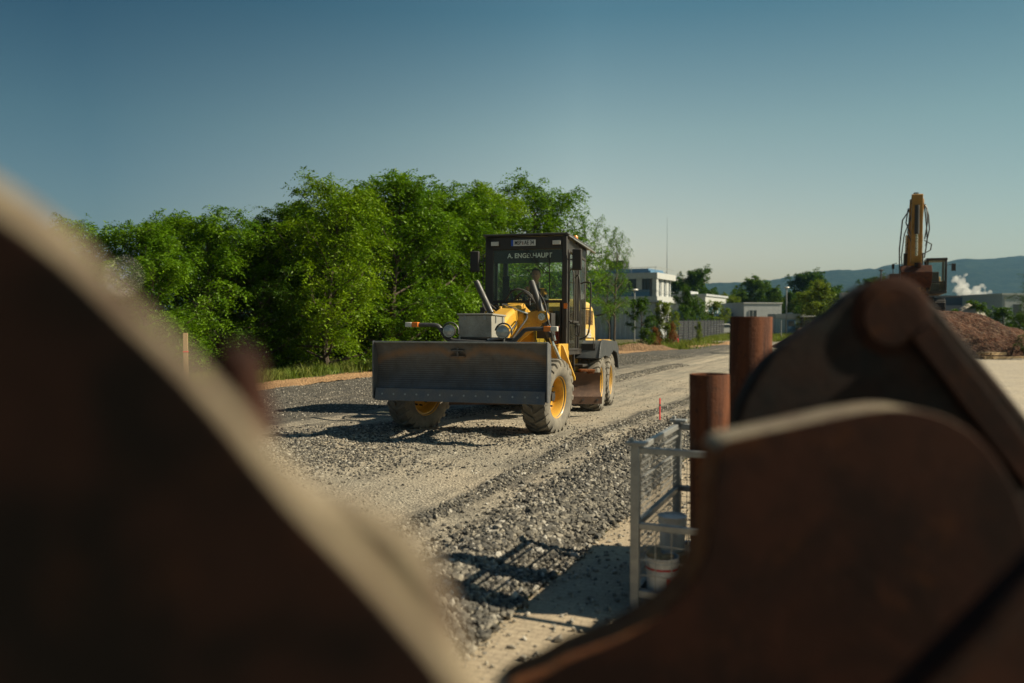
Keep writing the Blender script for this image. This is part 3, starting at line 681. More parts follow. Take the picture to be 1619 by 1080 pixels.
X = (1650-809.5)/FPX*40
make_tree('pine_tree', 'pine', (X, 40, 0), 0, 1, 'dark conifer whose branch tips enter at the right edge', 'tree', None, 'leaf_dark', H=5.6, R=1.9, seed=171, limbs=30, low=.05, twigs=8, fr=16, L=.2, nleaf=9, ll=.09, lw=.012, shape='cone', flat=-.05)

# ---- grass and weeds
def grass(name, pts, h, label, seed, mat='grass', wd=.012):
    g = np.random.default_rng(seed); x, y, z = pts; n = len(x); a = g.uniform(0, 6.28, n); hh = h*g.uniform(.4, 1.3, n)
    ox, oy = np.cos(a)*wd, np.sin(a)*wd; lx, ly = g.normal(0, .3, n)*hh, g.normal(0, .3, n)*hh
    V = np.stack([np.stack([x-ox, y-oy, z-.03], 1), np.stack([x+ox, y+oy, z-.03], 1), np.stack([x+lx*.5+ox*.6, y+ly*.5+oy*.6, z+hh*.6], 1), np.stack([x+lx, y+ly, z+hh], 1)], 1).reshape(-1, 3)
    return tag(np_mesh(name, V, np.arange(len(V)).reshape(-1, 4), M[mat]), label, 'grass', kind='stuff')
n = 26000; s_ = g.uniform(14, 52, n); l_ = -17.5 - g.gamma(1.6, .55, n) + np.where(g.random(n) < .1, .5, 0); l_ = l_ + shift(s_); x, y = xy(s_, l_)
cl = fbm(x, y, 1.4, 3, 30) > -.35; x, y = x[cl], y[cl]
grass('grass', (x, y, verge_z(x, y)), .34, 'green grass fringe between the sandy strip and the locust trees', 2, wd=.014)
def fl(Y, px): return (px-809.5)/FPX*Y
n = 9000; Y_ = g.uniform(50, 88, n); xx = 11.9 + (Y_-58)*.386 + g.normal(.9, .9, n)
cl = fbm(xx, Y_, .9, 3, 31) > -.3
grass('grass', (xx[cl], Y_[cl], base_z(xx[cl], Y_[cl])), .42, 'weedy grass along the foot of the dark mesh fence', 3, wd=.025)
n = 6000; Y_ = g.uniform(68, 92, n); xx = Y_*g.uniform(.318, .42, n)
grass('grass', (xx, Y_, base_z(xx, Y_)), .45, 'bright grass patch in front of the site container', 4, wd=.035)
# ================================================================== BACKGROUND STRUCTURES
M['wall_grey'] = paint('grey_render', (.38,.40,.41), (.31,.33,.34), .8, 0, .4, .5)
M['wall_white'] = paint('white_render', (.42,.43,.42), (.34,.35,.34), .8, 0, .4, .4)
M['wall_blue'] = paint('blue_cladding', (.07,.17,.29), (.05,.12,.21), .6, 0, .4, .5)
M['panel_blue'] = paint('pale_blue_blind', (.20,.38,.46), (.16,.30,.38), .5, 0, .6, .5)
M['shed'] = paint('shed_sheet', (.42,.44,.45), (.33,.35,.36), .55, .1, .5, .6)
M['dark_hall'] = paint('dark_blue_hall', (.055,.075,.10), (.04,.055,.075), .6, 0, .1, .5)
M['roof_dark'] = paint('dark_roof_edge', (.04,.045,.05), (.03,.03,.035), .7, 0, .3, .5)
M['container'] = paint('pale_container', (.34,.43,.47), (.27,.34,.37), .6, 0, .8, .5)
M['mesh_dark'] = paint('dark_fence_wire', (.075,.085,.10), (.05,.06,.07), .6, .2, 3, .5)
M['screen'] = paint('fence_privacy_strip', (.011,.012,.015), (.008,.009,.011), .8, 0, 1, .6)

# office block with a corner towards us
Rl = Vector((.88,-.47,0)); Rb = Vector((.47,.88,0)); YAW = math.atan2(-.47, .88)
K = Vector((22.9, 125, 0))      # near corner; local -x runs left along the front, local +y runs back
off = empty('office_block', K, YAW)
tag(off, 'three storey office block with white bands and blue strips behind the shed', 'building')
z1, z2 = 5.2, 8.5
MB().bx(-24,-.3,.3,9.0,-.5,z2+.4).build('wall', M['wall_grey'], off)
b = MB()
for z in (z1-.45, z2): b.bx(-24.3,.35,-.45,9.8,z,z+.95)
b.build('floor_band', M['wall_white'], off)
MB().bx(-20,-1.5,.8,8.5,z2+.95,z2+1.7).bx(-1.6,-1.1,.6,8.7,z2+.95,z2+1.35).build('parapet', M['wall_blue'], off)
b = MB()
for z in (1.9, z1+.5):
    b.bx(-23.8,-.9,-.34,-.302,z,z+1.05)
b.build('spandrel', M['wall_blue'], off)
for z in (-.2, 3.0, z1+1.55):
    for i in range(9 if z > 1 else 4):
        x0 = -.95 - i*2.35; hgt = 1.75 if z > 1 else 1.9
        f = MB().bx(x0-1.1,x0,-.32,-.302,z,z+hgt).build('window', M['window'], off)
        MB().bx(x0-.6,x0-.52,-.36,-.322,z,z+hgt).bx(x0-1.18,x0-1.1,-.38,-.302,z,z+hgt).bx(x0,x0+.08,-.38,-.302,z,z+hgt).build('frame', M['roof_dark'], f)
        if i % 2 == 0: MB().bx(x0-2.2,x0-1.25,-.33,-.302,z,z+hgt).build('blind', M['wall_white'], off)
for z in (-.2, z1+.5):
    for j in range(3):
        y0 = .8 + j*2.7
        MB().bx(-.36,-.2,y0+1.4,y0+2.0,z,z+2.8).build('window', M['window'], off)
        MB().bx(-.33,-.18,y0,y0+1.35,z,z+2.8).build('panel', M['wall_white'], off)
MB().bx(-.5,.2,-.3,.6,z1+.5,z2).bx(-.5,.2,-.3,.6,-.5,z1-.45).build('corner_column', M['wall_white'], off)
b = MB()
for z in (z1+1.35, z2+1.8):
    b.tube([(-24,-.35,z),(.25,-.35,z),(.25,9.4,z)], .035, 5)
for x in range(-24, 1, 4): b.cyl((x,-.35,z2+.95),(x,-.35,z2+1.8),.03,n=5); b.cyl((x,-.35,z1+.5),(x,-.35,z1+1.35),.03,n=5)
b.build('railing', M['steel'], off)
MB().bx(-9.2,-6.6,3,6,z2+1.5,z2+3.3).build('roof_plant_room', M['roof_dark'], off, bevel=.05)
b = MB(); b.cyl((-.2,6.5,z2+.9),(-.2,6.5,z2+4.5),.05,.04,6).cyl((-.2,6.5,z2+4.5),(-.2,6.5,z2+10.5),.03,.012,6).bar((-.2,6.5,z2+1.4),(-1.3,7.2,z2+1.0),.04)
b.build('antenna', M['mesh_dark'], off); MB().cyl((-7.8,4,z2+3.3),(-7.8,4,z2+5.6),.02,.01,5).build('antenna', M['mesh_dark'], off)
# annex
an = empty('office_annex', K + Rb*13 + Rl*1.2, YAW); tag(an, 'low white annex with blue roller windows right of the office block', 'building')
MB().bx(-3,3.4,0,16,-.5,6.0).build('wall', M['wall_white'], an)
MB().bx(-3.2,3.6,-.2,16.2,6.0,6.35).bx(-1.5,.6,1,6,6.35,6.9).build('roof', M['wall_grey'], an)
for j in range(4): MB().bx(3.38,3.5,2.2+j*3.5,4.6+j*3.5,1.0,4.2).build('window', M['panel_blue'], an)
MB().bx(-2.5,3.0,-.08,.02,.2,3.6).build('gate_panel', M['wall_blue'], an)

# corrugated shed
sh_ = empty('corrugated_shed', W(1043,541,76)*1.0, rad(-16)); sh_.location.z = -.1; tag(sh_, 'long grey corrugated metal shed behind the young trees', 'shed')
out = []; xx = -34.0; i = 0
pts = []
while xx < 0: pts += [(xx,0),(xx+.22,0),(xx+.26,-.05),(xx+.44,-.05)]; xx += .48
pts = [(p[0]-.02, p[1]) for p in pts]
b = MB(); n = len(pts); vs = [(p[0],p[1],0) for p in pts] + [(p[0],p[1],3.75) for p in pts]
b.add(vs, [(k,k+1,n+k+1,n+k) for k in range(n-1)]); b.bx(-34,-.05,.01,9,0,3.7); b.build('wall', M['shed'], sh_, smooth=0, fix=False)
MB().bx(-34.3,.25,-.3,9.2,3.76,3.95).build('roof', M['wall_grey'], sh_)
for k in range(8): MB().bx(-.35-k*4.6,-.12-k*4.6,-.14,-.06,0,3.75).build('post', M['roof_dark'], sh_)
MB().tube([(-6.2,-.16,0),(-6.2,-.16,3.7)], .06, 8).build('downpipe', M['steel'], sh_)

# mesh fence with privacy strips, along the road
fe = empty('mesh_fence', (11.9, 58, 0)); tag(fe, 'dark double wire mesh fence with woven privacy strips behind the weeds', 'fence')
fd = Vector((13.9, 36, 0)).normalized(); L = 2.5
for k in range(14):
    a = Vector(); a = fd*(k*L); c_ = fd*((k+1)*L); q = MB(); w_ = MB()
    for j in range(9): q.bar(a + Vector((0,0,.15+j*.215)), c_ + Vector((0,0,.15+j*.215)), .022)
    for j in range(6): p = a.lerp(c_, (j+.5)/6); q.bar(p+Vector((0,0,.1)), p+Vector((0,0,1.98)), .007)
    q.build('wire_panel', M['mesh_dark'], fe, smooth=0, fix=False)
    for j in range(8):
        z0 = .16 + j*.215; w_.bar(a + Vector((0,0,z0+.1)), c_ + Vector((0,0,z0+.1)), .008, .165)
    if k > 0: w_.build('privacy_strip', M['screen'], fe, smooth=0, fix=False)
    MB().bx(a.x-.04,a.x+.04,a.y-.04,a.y+.04,0,2.05).build('post', M['mesh_dark'], fe)
def post_thing(name, px, Y, h, r, mat, label, cat, grp=None, top=None):
    X = fl(Y, px); e = empty(name, (X, Y, gz(X, Y))); MB().cyl((0,0,-.2),(0,0,h),r,r*.8,8).build('pole', M[mat], e)
    if top == 'lamp': MB().bx(-.45,.45,-.12,.12,h,h+.10).build('lamp_head', M['steel'], e, bevel=.03); MB().bx(-.4,.4,-.08,.08,h-.03,h).build('lamp_glass', M['white_lamp'], e)
    if top == 'ball':
        MB().sphere((-.0,0,h+.08),.16,10,(1.3,1,.7)).build('lamp_head', M['roof_dark'], e); MB().bar((-.28,0,h+.1),(.28,0,h+.1),.05).build('bracket', M['roof_dark'], e)
    if top == 'bowl': MB().lathe([(0.02,.12),(.28,.10),(.34,0),(.2,-.06),(.02,-.07)],(0,0,h),(0,0,1),14).build('lamp_head', M['white_lamp'], e)
    return tag(e, label, cat, grp)
post_thing('street_lamp', 1003, 70, 4.6, .07, 'steel', 'slim street lamp with a round white head in front of the office block', 'street lamp', top='bowl')
post_thing('street_lamp', 1243, 92, 5.7, .10, 'steel', 'pale street lamp standing behind the site container', 'street lamp', top='bowl')
post_thing('street_lamp', 1392, 75, 6.6, .09, 'mesh_dark', 'dark lamp post against the hill, left of the excavator', 'street lamp', top='ball')
post_thing('fence_pole', 1055, 56, 2.9, .04, 'mesh_dark', 'dark thin pole standing in the bushes before the fence', 'pole')
post_thing('marker_pole', 1235, 74, 1.9, .05, 'steel', 'short grey pole in the bright grass before the container', 'pole')

# white house with square window
X = fl(112, 1176); e = empty('white_house', (X, 112, 0), rad(6)); tag(e, 'white flat-roofed house with one square dark window', 'house')
MB().bx(0,5.6,0,9,-.5,4.25).build('wall', M['wall_grey'], e); MB().bx(-.1,5.7,-.1,9.1,4.25,4.42).build('roof', M['wall_white'], e)
q = MB().bx(.8,1.85,-.05,.1,2.25,3.3).build('window', M['window'], e); MB().bx(1.28,1.36,-.08,-.05,2.25,3.3).bx(.72,.8,-.08,.0,2.25,3.3).bx(1.85,1.93,-.08,.0,2.25,3.3).build('frame', M['wall_grey'], q)
MB().bx(-3,-.02,4,9,-.5,2.9).build('side_wing', M['wall_blue'], e)
# site container
X = fl(92, 1226); e = empty('site_container', (X, 92, .1), rad(2)); tag(e, 'pale blue site container with a white roof edge and ribbed wall', 'container')
b = MB().bx(0,4.05,.02,2.4,.1,2.0)
for k in range(14): b.bx(.06+k*.29,.2+k*.29,-.03,.02,.12,1.98)
b.build('wall', M['container'], e, smooth=0); MB().bx(-.05,4.1,-.1,2.5,2.0,2.55).build('roof', M['wall_white'], e, bevel=.03)
q = MB().bx(1.35,2.35,-.06,-.032,.2,1.85).build('door', M['wall_blue'], e); MB().bx(1.5,2.2,-.075,-.062,1.1,1.7).build('door_glass', M['window'], q)
MB().sphere((2.1,1,2.55),.34,12,(1.2,1,.5)).build('roof_dome', M['wall_white'], e)
X = fl(85, 1212); e = empty('utility_cabinet', (X, 85, .1)); tag(e, 'small white utility cabinet peeking out right of the taller rusty tube', 'cabinet')
MB().bx(-.55,.15,0,.5,0,1.8).build('body', M['wall_white'], e, bevel=.03); MB().bx(-.6,.2,-.05,.55,1.8,1.9).build('lid', M['wall_grey'], e); MB().bx(-.5,.1,-.03,0,.15,1.7).build('door', M['wall_grey'], e)
# parked pale car beyond the fence
def car(px, Y, rz, label, col):
    X = fl(Y, px); e = empty('parked_car', (X, Y, gz(X, Y)), rz); tag(e, label, 'car')
    sec = [(-2.1,.35),(-2.15,.75),(-1.95,.95),(-1.2,1.02),(-.75,1.42),(.55,1.45),(1.15,1.05),(1.95,.88),(2.15,.6),(2.12,.35)]
    MB().prism([(a, z) for a, z in sec], (0,.85,0), (1,0,0), (0,0,1), 1.7).build('body', M[col], e, bevel=.08)
    MB().prism([(-1.12,1.02),(-.72,1.37),(.5,1.39),(1.0,1.04)], (0,.87,0), (1,0,0), (0,0,1), 1.74).build('side_window', M['window'], e)
    for x_ in (-1.35,1.35):
        for y_ in (-.8,.8): MB().cyl((x_,y_-.1,.32),(x_,y_+.1,.32),.32,n=20).build('wheel', M['dark_rubber'], e)
car(1142, 96, rad(10), 'pale car roof showing above the far end of the mesh fence', 'wall_white')

# compact loader cab, mostly behind the bucket ear
X = fl(80, 1277); e = empty('compact_loader', (X, 80, .08), rad(-100)); tag(e, 'small loader with a glazed cab and pale roof beside the container', 'loader')
MB().bx(-1.6,1.3,-.55,.55,.5,1.05).build('body', M['yellow'], e, bevel=.06)
b = MB()
for x_, y_ in ((-.5,-.55),(-.5,.55),(.5,-.55),(.5,.55)): b.bx(x_-.05,x_+.05,y_-.05,y_+.05,1.05,2.15)
b.bx(.45,.55,-.5,.5,1.0,1.15).build('cab_frame', M['cab_black'], e); MB().bx(-.62,.68,-.66,.66,2.15,2.27).build('cab_roof', M['wall_white'], e, bevel=.03)
MB().bx(.5,.51,-.5,.5,1.15,2.15).bx(-.45,.45,-.51,-.5,1.15,2.15).build('cab_glass', M['glass'], e); MB().bx(-.35,.05,-.25,.25,1.05,1.8).build('seat', M['seat'], e, bevel=.05)
for x_ in (-1.0,.95):
    for y_ in (-.7,.7): MB().cyl((x_,y_-.16,.45),(x_,y_+.16,.45),.45,n=24).build('wheel', M['dark_rubber'], e, bevel=.04)
MB().tube([(.6,.6,.9),(1.5,.6,.6),(2.0,.6,.35)],.07,6).tube([(.6,-.6,.9),(1.5,-.6,.6),(2.0,-.6,.35)],.07,6).build('lift_arm', M['yellow'], e); MB().bx(1.9,2.5,-.8,.8,.1,.6).build('bucket', M['bucket_dark'], e, bevel=.03)

# far halls
X = fl(150, 1487); e = empty('dark_hall', (X, 150, 0)); tag(e, 'long dark blue-grey hall with a small yellow square sign', 'building')
MB().bx(-26,10.1,0,20,-.5,6.2).build('wall', M['dark_hall'], e); MB().bx(-26.2,10.3,-.2,20.2,6.2,6.55).build('roof', M['roof_dark'], e)
q = MB().bx(7.8,8.75,-.08,-.01,4.4,5.8).build('sign', paint('sign_yellow', (.42,.36,.16), (.35,.3,.14), .6), e); MB().bx(8.0,8.12,-.1,-.085,4.7,5.5).bx(8.3,8.42,-.1,-.085,4.6,5.3).bx(8.0,8.5,-.1,-.085,5.1,5.22).build('sign_mark', M['roof_dark'], q)
X = fl(135, 1584); e = empty('white_flat_building', (X, 135, 0)); tag(e, 'white boxy building with a dark window at the right edge', 'building')
MB().bx(0,12,0,12,-.5,6.2).build('wall', M['wall_grey'], e); MB().bx(-.15,12.15,-.15,12.15,6.2,6.5).build('roof', M['wall_white'], e)
for k in range(3): MB().bx(1.9+k*3,3.3+k*3,-.08,.1,2.6,4.6).build('window', M['window'], e)
MB().bx(.3,.5,-.1,0,0,6.2).build('downpipe', M['steel'], e)
X = fl(120, 1328); e = empty('flat_roof_shed', (X, 120, 0)); tag(e, 'low grey shed with dark roof edge just above the bucket ear shoulder', 'shed')
MB().bx(0,9,0,7,-.3,4.6).build('wall', M['wall_grey'], e); MB().bx(-.1,9.1,-.15,7.1,4.6,4.95).build('roof', M['roof_dark'], e)
MB().bx(.7,2.0,1,2,4.95,6.1).build('vent_box', M['steel'], e)

# ---- heaps of earth
def heap(name, cx, cy, rx, ry, h, rz, mat, label, seed, cut=.0, power=1.0, lump=.3, base=0.0, n=90, flat=0):
    u = np.linspace(-1.15, 1.15, n); X_, Y_ = np.meshgrid(u, u); r = np.sqrt(X_**2 + Y_**2)
    z = np.clip(1 - r**1.25, -.06, 1)**power if power != 1 else np.clip(1 - r**1.25, -.06, 1)
    if flat: z = np.minimum(z*1.9, 1.0) if flat == 1 else z
    ca, sa = math.cos(rz), math.sin(rz); wx = cx + X_*rx*ca - Y_*ry*sa; wy = cy + X_*rx*sa + Y_*ry*ca
    Z = base + h*z*(1 + lump*fbm(wx, wy, 1.1, 5, seed)) + .12*lump*fbm(wx, wy, 4, 3, seed+1)*h*(z > 0)
    V = np.stack([wx.ravel(), wy.ravel(), Z.ravel()], 1); i = (np.arange(n-1)[:, None]*n + np.arange(n-1)[None]).ravel()
    o = np_mesh(name, V, np.stack([i, i+1, i+n+1, i+n], 1), mat, smooth=True); return tag(o, label, 'earth heap')
# platform heap carrying the excavator and falling away to the right
def big_heap():
    nx, ny = 200, 90; xs = np.linspace(15, 32.5, nx); ys = np.linspace(40, 57, ny); X_, Y_ = np.meshgrid(xs, ys)
    prof = np.interp(X_, [18.0, 20.4, 21.6, 24.4, 25.2, 26.4, 28.5, 31.4, 32.5], [-.1, 1.9, 2.42, 2.46, 2.35, 2.2, 1.35, .2, -.15])
    front = np.clip((Y_ - 40.3)/4.6, 0, 1); back = np.clip((57 - Y_)/5, 0, 1)
    Z = prof*np.sin(front*PI/2)**.8*np.sin(back*PI/2)
    lum = 1 - sst(20.5, 21.8, X_)*(1 - sst(22.6, 24.0, X_))*sst(.75, 1, front)
    Z = Z + (.20*fbm(X_, Y_, 1.0, 5, 51) + .09*fbm(X_, Y_, 4.2, 4, 52) + .14*np.abs(fbm(X_*1.0, Y_*.4, 2.3, 3, 53)))*lum*np.clip(Z, 0, 1)
    Z = np.where(Z < .02, -.15, Z)
    V = np.stack([X_.ravel(), Y_.ravel(), Z.ravel()], 1); i = (np.arange(ny-1)[:, None]*nx + np.arange(nx-1)[None]).ravel()
    o = np_mesh('soil_heap', V, np.stack([i, i+1, i+nx+1, i+nx], 1), M['soil'], smooth=True)
    tag(o, 'big brown soil heap with pale stony streaks, the excavator on its top', 'earth heap')
big_heap()
heap('soil_heap', fl(66,1537), 66, 3.3, 3.0, 3.2, .3, M['stone_pale'], 'small grey gravel cone behind the crest of the big soil heap', 60, lump=.18)
heap('soil_heap', 8.0, 49.4, 3.4, 1.4, .30, .5, M['dug'], 'low sandy mound of dug soil right of the rear wheels', 63, lump=.8, flat=1)
heap('soil_heap', 16.8, 61, 1.9, .7, .30, .9, M['sand'], 'thin sandy spoil ridge beside the far road edge under the fence', 66, lump=.4)
X = fl(62, 1131)
MB().bx(-1.6,1.6,-1,1,0,.12).build('concrete_slab', M['concrete'], None, bevel=.02).location = (X+1.0, 65.5, .05)
tag(bpy.data.objects['concrete_slab'], 'flat pale concrete slab lying before the far end of the fence', 'slab')

# pallets by the heap
def pallet(loc, rz, label, first=[None]):
    e = empty('wooden_pallet', loc, rz)
    for k in range(5): MB().bx(-.6,.6,-.4+k*.175-.01,-.4+k*.175+.11,.12,.145).build('deck_board', M['wood'], e)
    for k in range(3): MB().bx(-.6,.6,-.40+k*.36,-.30+k*.36,.02,.12).build('runner', M['wood'], e)
    return tag(e, label, 'pallet', 'pallets beside the soil heap')
px0 = fl(40.2, 1562)
pallet((px0-.3, 39.6, .01), .2, 'lower wooden pallet lying flat at the foot of the soil heap')
pallet((px0-.1, 39.7, .19), .45, 'upper wooden pallet resting askew on the other one')
MB().bar((-.9,0,.06),(.9,.3,.10),.12,.1).build('timber_beam', M['wood'], None).location = (px0+.3, 38.8, .02)
tag(bpy.data.objects['timber_beam'], 'short timber beam on the concrete before the pallets', 'beam')

# steam plume from beyond the dark hall
def steam():
    r = random.Random(4); pf = [(1562,489,.6),(1556,482,.9),(1548,473,1.4),(1541,466,1.9),(1533,463,1.7),(1525,463,1.3),(1518,460,1.3),(1514,455,1.1),(1519,449,1.2),(1517,442,1.0),(1521,437,.8),(1513,446,.9),(1527,466,1.2),(1537,459,1.3),(1546,466,1.4),(1552,470,1.2)]
    V = []; F = []; n = 0
    bm = bmesh.new()
    for k, (px, py, s) in enumerate(pf):
        for j in range(7):
            p = W(px, py, 200) + Vector((r.gauss(0,.75), r.gauss(0,.9), r.gauss(0,.6)))*s
            bmesh.ops.create_icosphere(bm, subdivisions=2, radius=s*r.uniform(.25,.6), matrix=Matrix.Translation(p))
    me = bpy.data.meshes.new('steam'); bm.to_mesh(me); bm.free(); o = bpy.data.objects.new('steam', me); C.objects.link(o)
    rm = o.modifiers.new('r', 'REMESH'); rm.mode = 'VOXEL'; rm.voxel_size = .35
    tx = bpy.data.textures.new('steam_noise', 'CLOUDS'); tx.noise_scale = .8; tx.noise_depth = 3
    dm = o.modifiers.new('d', 'DISPLACE'); dm.texture = tx; dm.strength = 1.1; dm.mid_level = .5; dm.texture_coords = 'GLOBAL'
    m = bpy.data.materials.new('steam'); m.use_nodes = True; t = m.node_tree; t.nodes.clear(); oo = t.nodes.new('ShaderNodeOutputMaterial'); pv = t.nodes.new('ShaderNodeVolumePrincipled')
    pv.inputs['Color'].default_value = (.95,.95,.95,1); pv.inputs['Density'].default_value = .5; pv.inputs['Anisotropy'].default_value = .2; lnk(t, pv.outputs[0], oo.inputs['Volume'])
    me.materials.append(m); tag(o, 'white steam plume rising behind the dark hall', 'steam', kind='stuff')
steam()

# ---- crawler excavator on the heap, arm folded up towards us
ex = empty('crawler_excavator', (fl(48,1447), 48, 2.40), rad(-114)); tag(ex, 'yellow crawler excavator with raised arm standing on the soil heap', 'excavator')
for y_ in (-1.15, 1.15):
    b = MB(); b.prism([(-1.7,.0),(1.7,.0),(2.05,.28),(2.05,.55),(1.75,.8),(-1.75,.8),(-2.05,.55),(-2.05,.28)], (0,y_-.28,0), (1,0,0), (0,0,1), -.56)
    for k in range(22): b.bx(-1.75+k*.165,-1.69+k*.165,y_-.30,y_+.30,.79,.84)
    for k in range(5): b.bx(1.99,2.09,y_-.30,y_+.30,.15+k*.12,.2+k*.12)
    b.build('track', M['dark_rubber'], ex, bevel=.02)
MB().bx(-1.3,1.3,-.9,.9,.35,.95).cyl((0,0,.9),(0,0,1.1),.7,n=24).build('undercarriage', M['bucket_dark'], ex)
MB().bx(-2.5,1.5,-1.45,.15,1.1,1.9).bx(-2.5,.3,.15,1.45,1.1,1.9).bx(-2.6,-1.2,-1.42,1.42,1.1,2.25).build('house', M['ochre'], ex, bevel=.06)
MB().bx(-1.1,1.2,-1.5,-.75,1.9,2.35).build('side_box', M['cab_black'], ex, bevel=.04)
b = MB()   # cab: at image right = local +y
cx0, cx1, cy0, cy1, cz0, cz1 = .0, 1.75, .50, 1.45, 1.15, 3.05
for x_ in (cx0, cx1):
    for y_ in (cy0, cy1): b.bx(x_-.06,x_+.06,y_-.06,y_+.06,cz0,cz1)
b.bx(cx0-.08,cx1+.1,cy0-.08,cy1+.08,cz1,cz1+.14).bx(cx0-.06,cx1+.08,cy0-.06,cy1+.06,cz0-.02,cz0+.12).bx(cx1-.05,cx1+.07,cy0,cy1,1.75,1.82).bx(cx0,cx1,cy1-.02,cy1+.05,cz0,1.9)
b.build('cab_frame', M['cab_black'], ex, bevel=.02)
MB().bx(cx1,cx1+.012,cy0+.06,cy1-.06,1.27,cz1).bx(cx0+.06,cx1-.06,cy0-.006,cy0+.006,1.27,cz1).build('cab_glass', M['glass'], ex)
MB().bx(.45,.9,.75,1.2,1.27,1.75).bx(.4,.55,.75,1.2,1.75,2.45).build('seat', M['seat'], ex, bevel=.04)
MB().tube([(cx1,cy1,2.75),(cx1+.15,cy1+.35,2.8)], .02, 6).box((cx1+.15,cy1+.38,2.62),(.08,.22,.42)).build('mirror', M['cab_black'], ex, bevel=.02)
MB().tube([(1.0,-1.3,2.3),(1.0,-1.3,2.95),(1.0,-1.1,3.0)], .025, 6).box((1.05,-1.3,2.8),(.06,.14,.3)).build('mirror', M['cab_black'], ex)
MB().tube([(-.8,-1.4,2.3),(1.2,-1.4,2.3),(1.2,-1.4,1.6)],.025,6).tube([(-.8,-.8,2.9),(-.8,-.8,2.3)],.03,6).build('handrail', M['cab_black'], ex)
# boom goes up and forward, stick folded back down so the bucket hangs before the house
bo = [(1.0,1.7),(1.35,2.2),(1.9,4.2),(2.9,6.3),(4.2,7.55),(4.35,7.2),(3.3,5.9),(2.55,4.0),(2.1,2.0),(1.6,1.4)]
MB().prism(bo, (0,.0,0), (1,0,0), (0,0,1), .48).build('boom', M['ochre'], ex, bevel=.03)
stk = [(4.7,7.75),(4.35,7.85),(3.95,7.45),(4.0,5.2),(3.85,3.1),(4.15,3.0),(4.5,4.6),(4.75,6.4)]
MB().prism(stk, (0,-.05,0), (1,0,0), (0,0,1), .38).build('stick', M['ochre'], ex, bevel=.03)
for y_ in (-.62, .08):
    MB().cyl((1.7,y_,1.9),(2.35,y_,3.9),.12,n=12).build('boom_cylinder', M['cab_black'], ex); MB().cyl((2.3,y_,3.75),(2.75,y_,5.2),.06,n=10).build('cylinder_rod', M['chrome'], ex)
MB().cyl((2.9,-.27,6.7),(3.9,-.27,8.0),.12,n=12).build('stick_cylinder', M['cab_black'], ex); MB().cyl((3.8,-.27,7.9),(4.4,-.27,7.9),.06,n=10).build('cylinder_rod', M['chrome'], ex)
MB().cyl((4.75,-.25,7.0),(4.78,-.25,5.0),.11,n=12).build('bucket_cylinder', M['cab_black'], ex); MB().cyl((4.78,-.25,5.0),(4.7,-.25,3.5),.055,n=10).build('cylinder_rod', M['chrome'], ex)
b = MB()
for k, (y_, zz) in enumerate(((-.62,6.9),(-.55,6.2),(.22,6.9),(.30,6.4),(.22,5.6))):
    b.tube([(3.8,y_*.5,7.2),(3.9,y_,zz),(4.0,y_*1.15,zz-1.0),(4.1,y_*.6,zz-2.2)], .03, 6)
b.tube([(4.3,.1,4.6),(4.45,.42,4.3),(4.4,.38,3.9),(4.3,.0,3.6)], .03, 6)
b.tube([(3.9,-.4,7.2),(3.4,-.85,6.2),(2.7,-.95,4.2),(2.0,-.9,2.1)], .035, 6).tube([(3.8,-.4,6.6),(3.2,-.75,5.2),(2.5,-.85,3.6),(1.9,-.7,2.0)], .03, 6)
b.build('hose', M['cab_black'], ex)
b = MB(); pr = [(3.7,3.0),(4.6,3.05),(4.95,2.5),(4.85,2.0),(4.35,1.5),(3.85,1.35),(3.75,1.45),(4.2,1.75),(4.5,2.2),(4.4,2.65),(3.8,2.75)]
b.prism(pr, (0,.78,0), (1,0,0), (0,0,1), 1.95).bx(4.4,4.9,-.1,.1,2.85,3.2); b.build('bucket', M['tube_rust'], ex, bevel=.02)
b = MB()
for k in range(5): b.bar((3.85,-1.05+k*.43,1.4),(3.6,-1.05+k*.43,1.25),.12,.06)
b.build('bucket_teeth', M['bucket_dark'], ex)
b = MB(); b.bx(4.95,4.97,-.75,-.60,2.55,2.62).build('number_mark', M['plate_black'], ex)
MB().bx(4.3,4.75,-.30,.12,2.9,3.25).build('coupler', M['bucket_dark'], ex, bevel=.02)

for o in ex.children:
    if o.name.split('.')[0] in ('boom', 'stick', 'boom_cylinder', 'cylinder_rod', 'stick_cylinder', 'bucket_cylinder', 'hose'):
        for vv in o.data.vertices:
            if vv.co.z > 1.7: vv.co.z = 1.7 + (vv.co.z - 1.7)*.80
            vv.co.y = -.24 + (vv.co.y + .24)*(1.5 if o.name.split('.')[0] in ('boom', 'stick') else 1.12)
    if o.name.split('.')[0] in ('bucket', 'bucket_teeth', 'coupler', 'number_mark'):
        for vv in o.data.vertices: vv.co.z = vv.co.z*.72 + .42; vv.co.y = vv.co.y*.80 - .1
# stakes
def stake(px, Y, h, mat, label, grp=None, wd=.022, name='marker_stake'):
    X = fl(Y, px); e = empty(name, (X, Y, gz(X, Y)+.02), .3)
    MB().box((0,0,h/2-.1),(wd,wd,h+.2)).build('shaft', M[mat], e, bevel=.002)
    MB().box((0,0,h*.72),(wd*1.15,wd*1.15,.03)).build('tape_band', M['banner'] if mat == 'orange_stake' else M['orange_stake'], e)
    return tag(e, label, 'stake', grp)
stake(1044, 14.7, .46, 'orange_stake', 'thin red marker stake at the gravel edge above the wire cage')
stake(592, 26.5, .55, 'orange_stake', 'red marker stake just left of the dozer blade end', wd=.05)
stake(293, 20.2, 1.72, 'wood', 'tall pale wooden stake seen over the blurred left bucket plate', wd=.11, name='survey_stake')
stake(1072, 57, .6, 'orange_stake', 'tiny red stake in the weeds before the mesh fence', wd=.07)
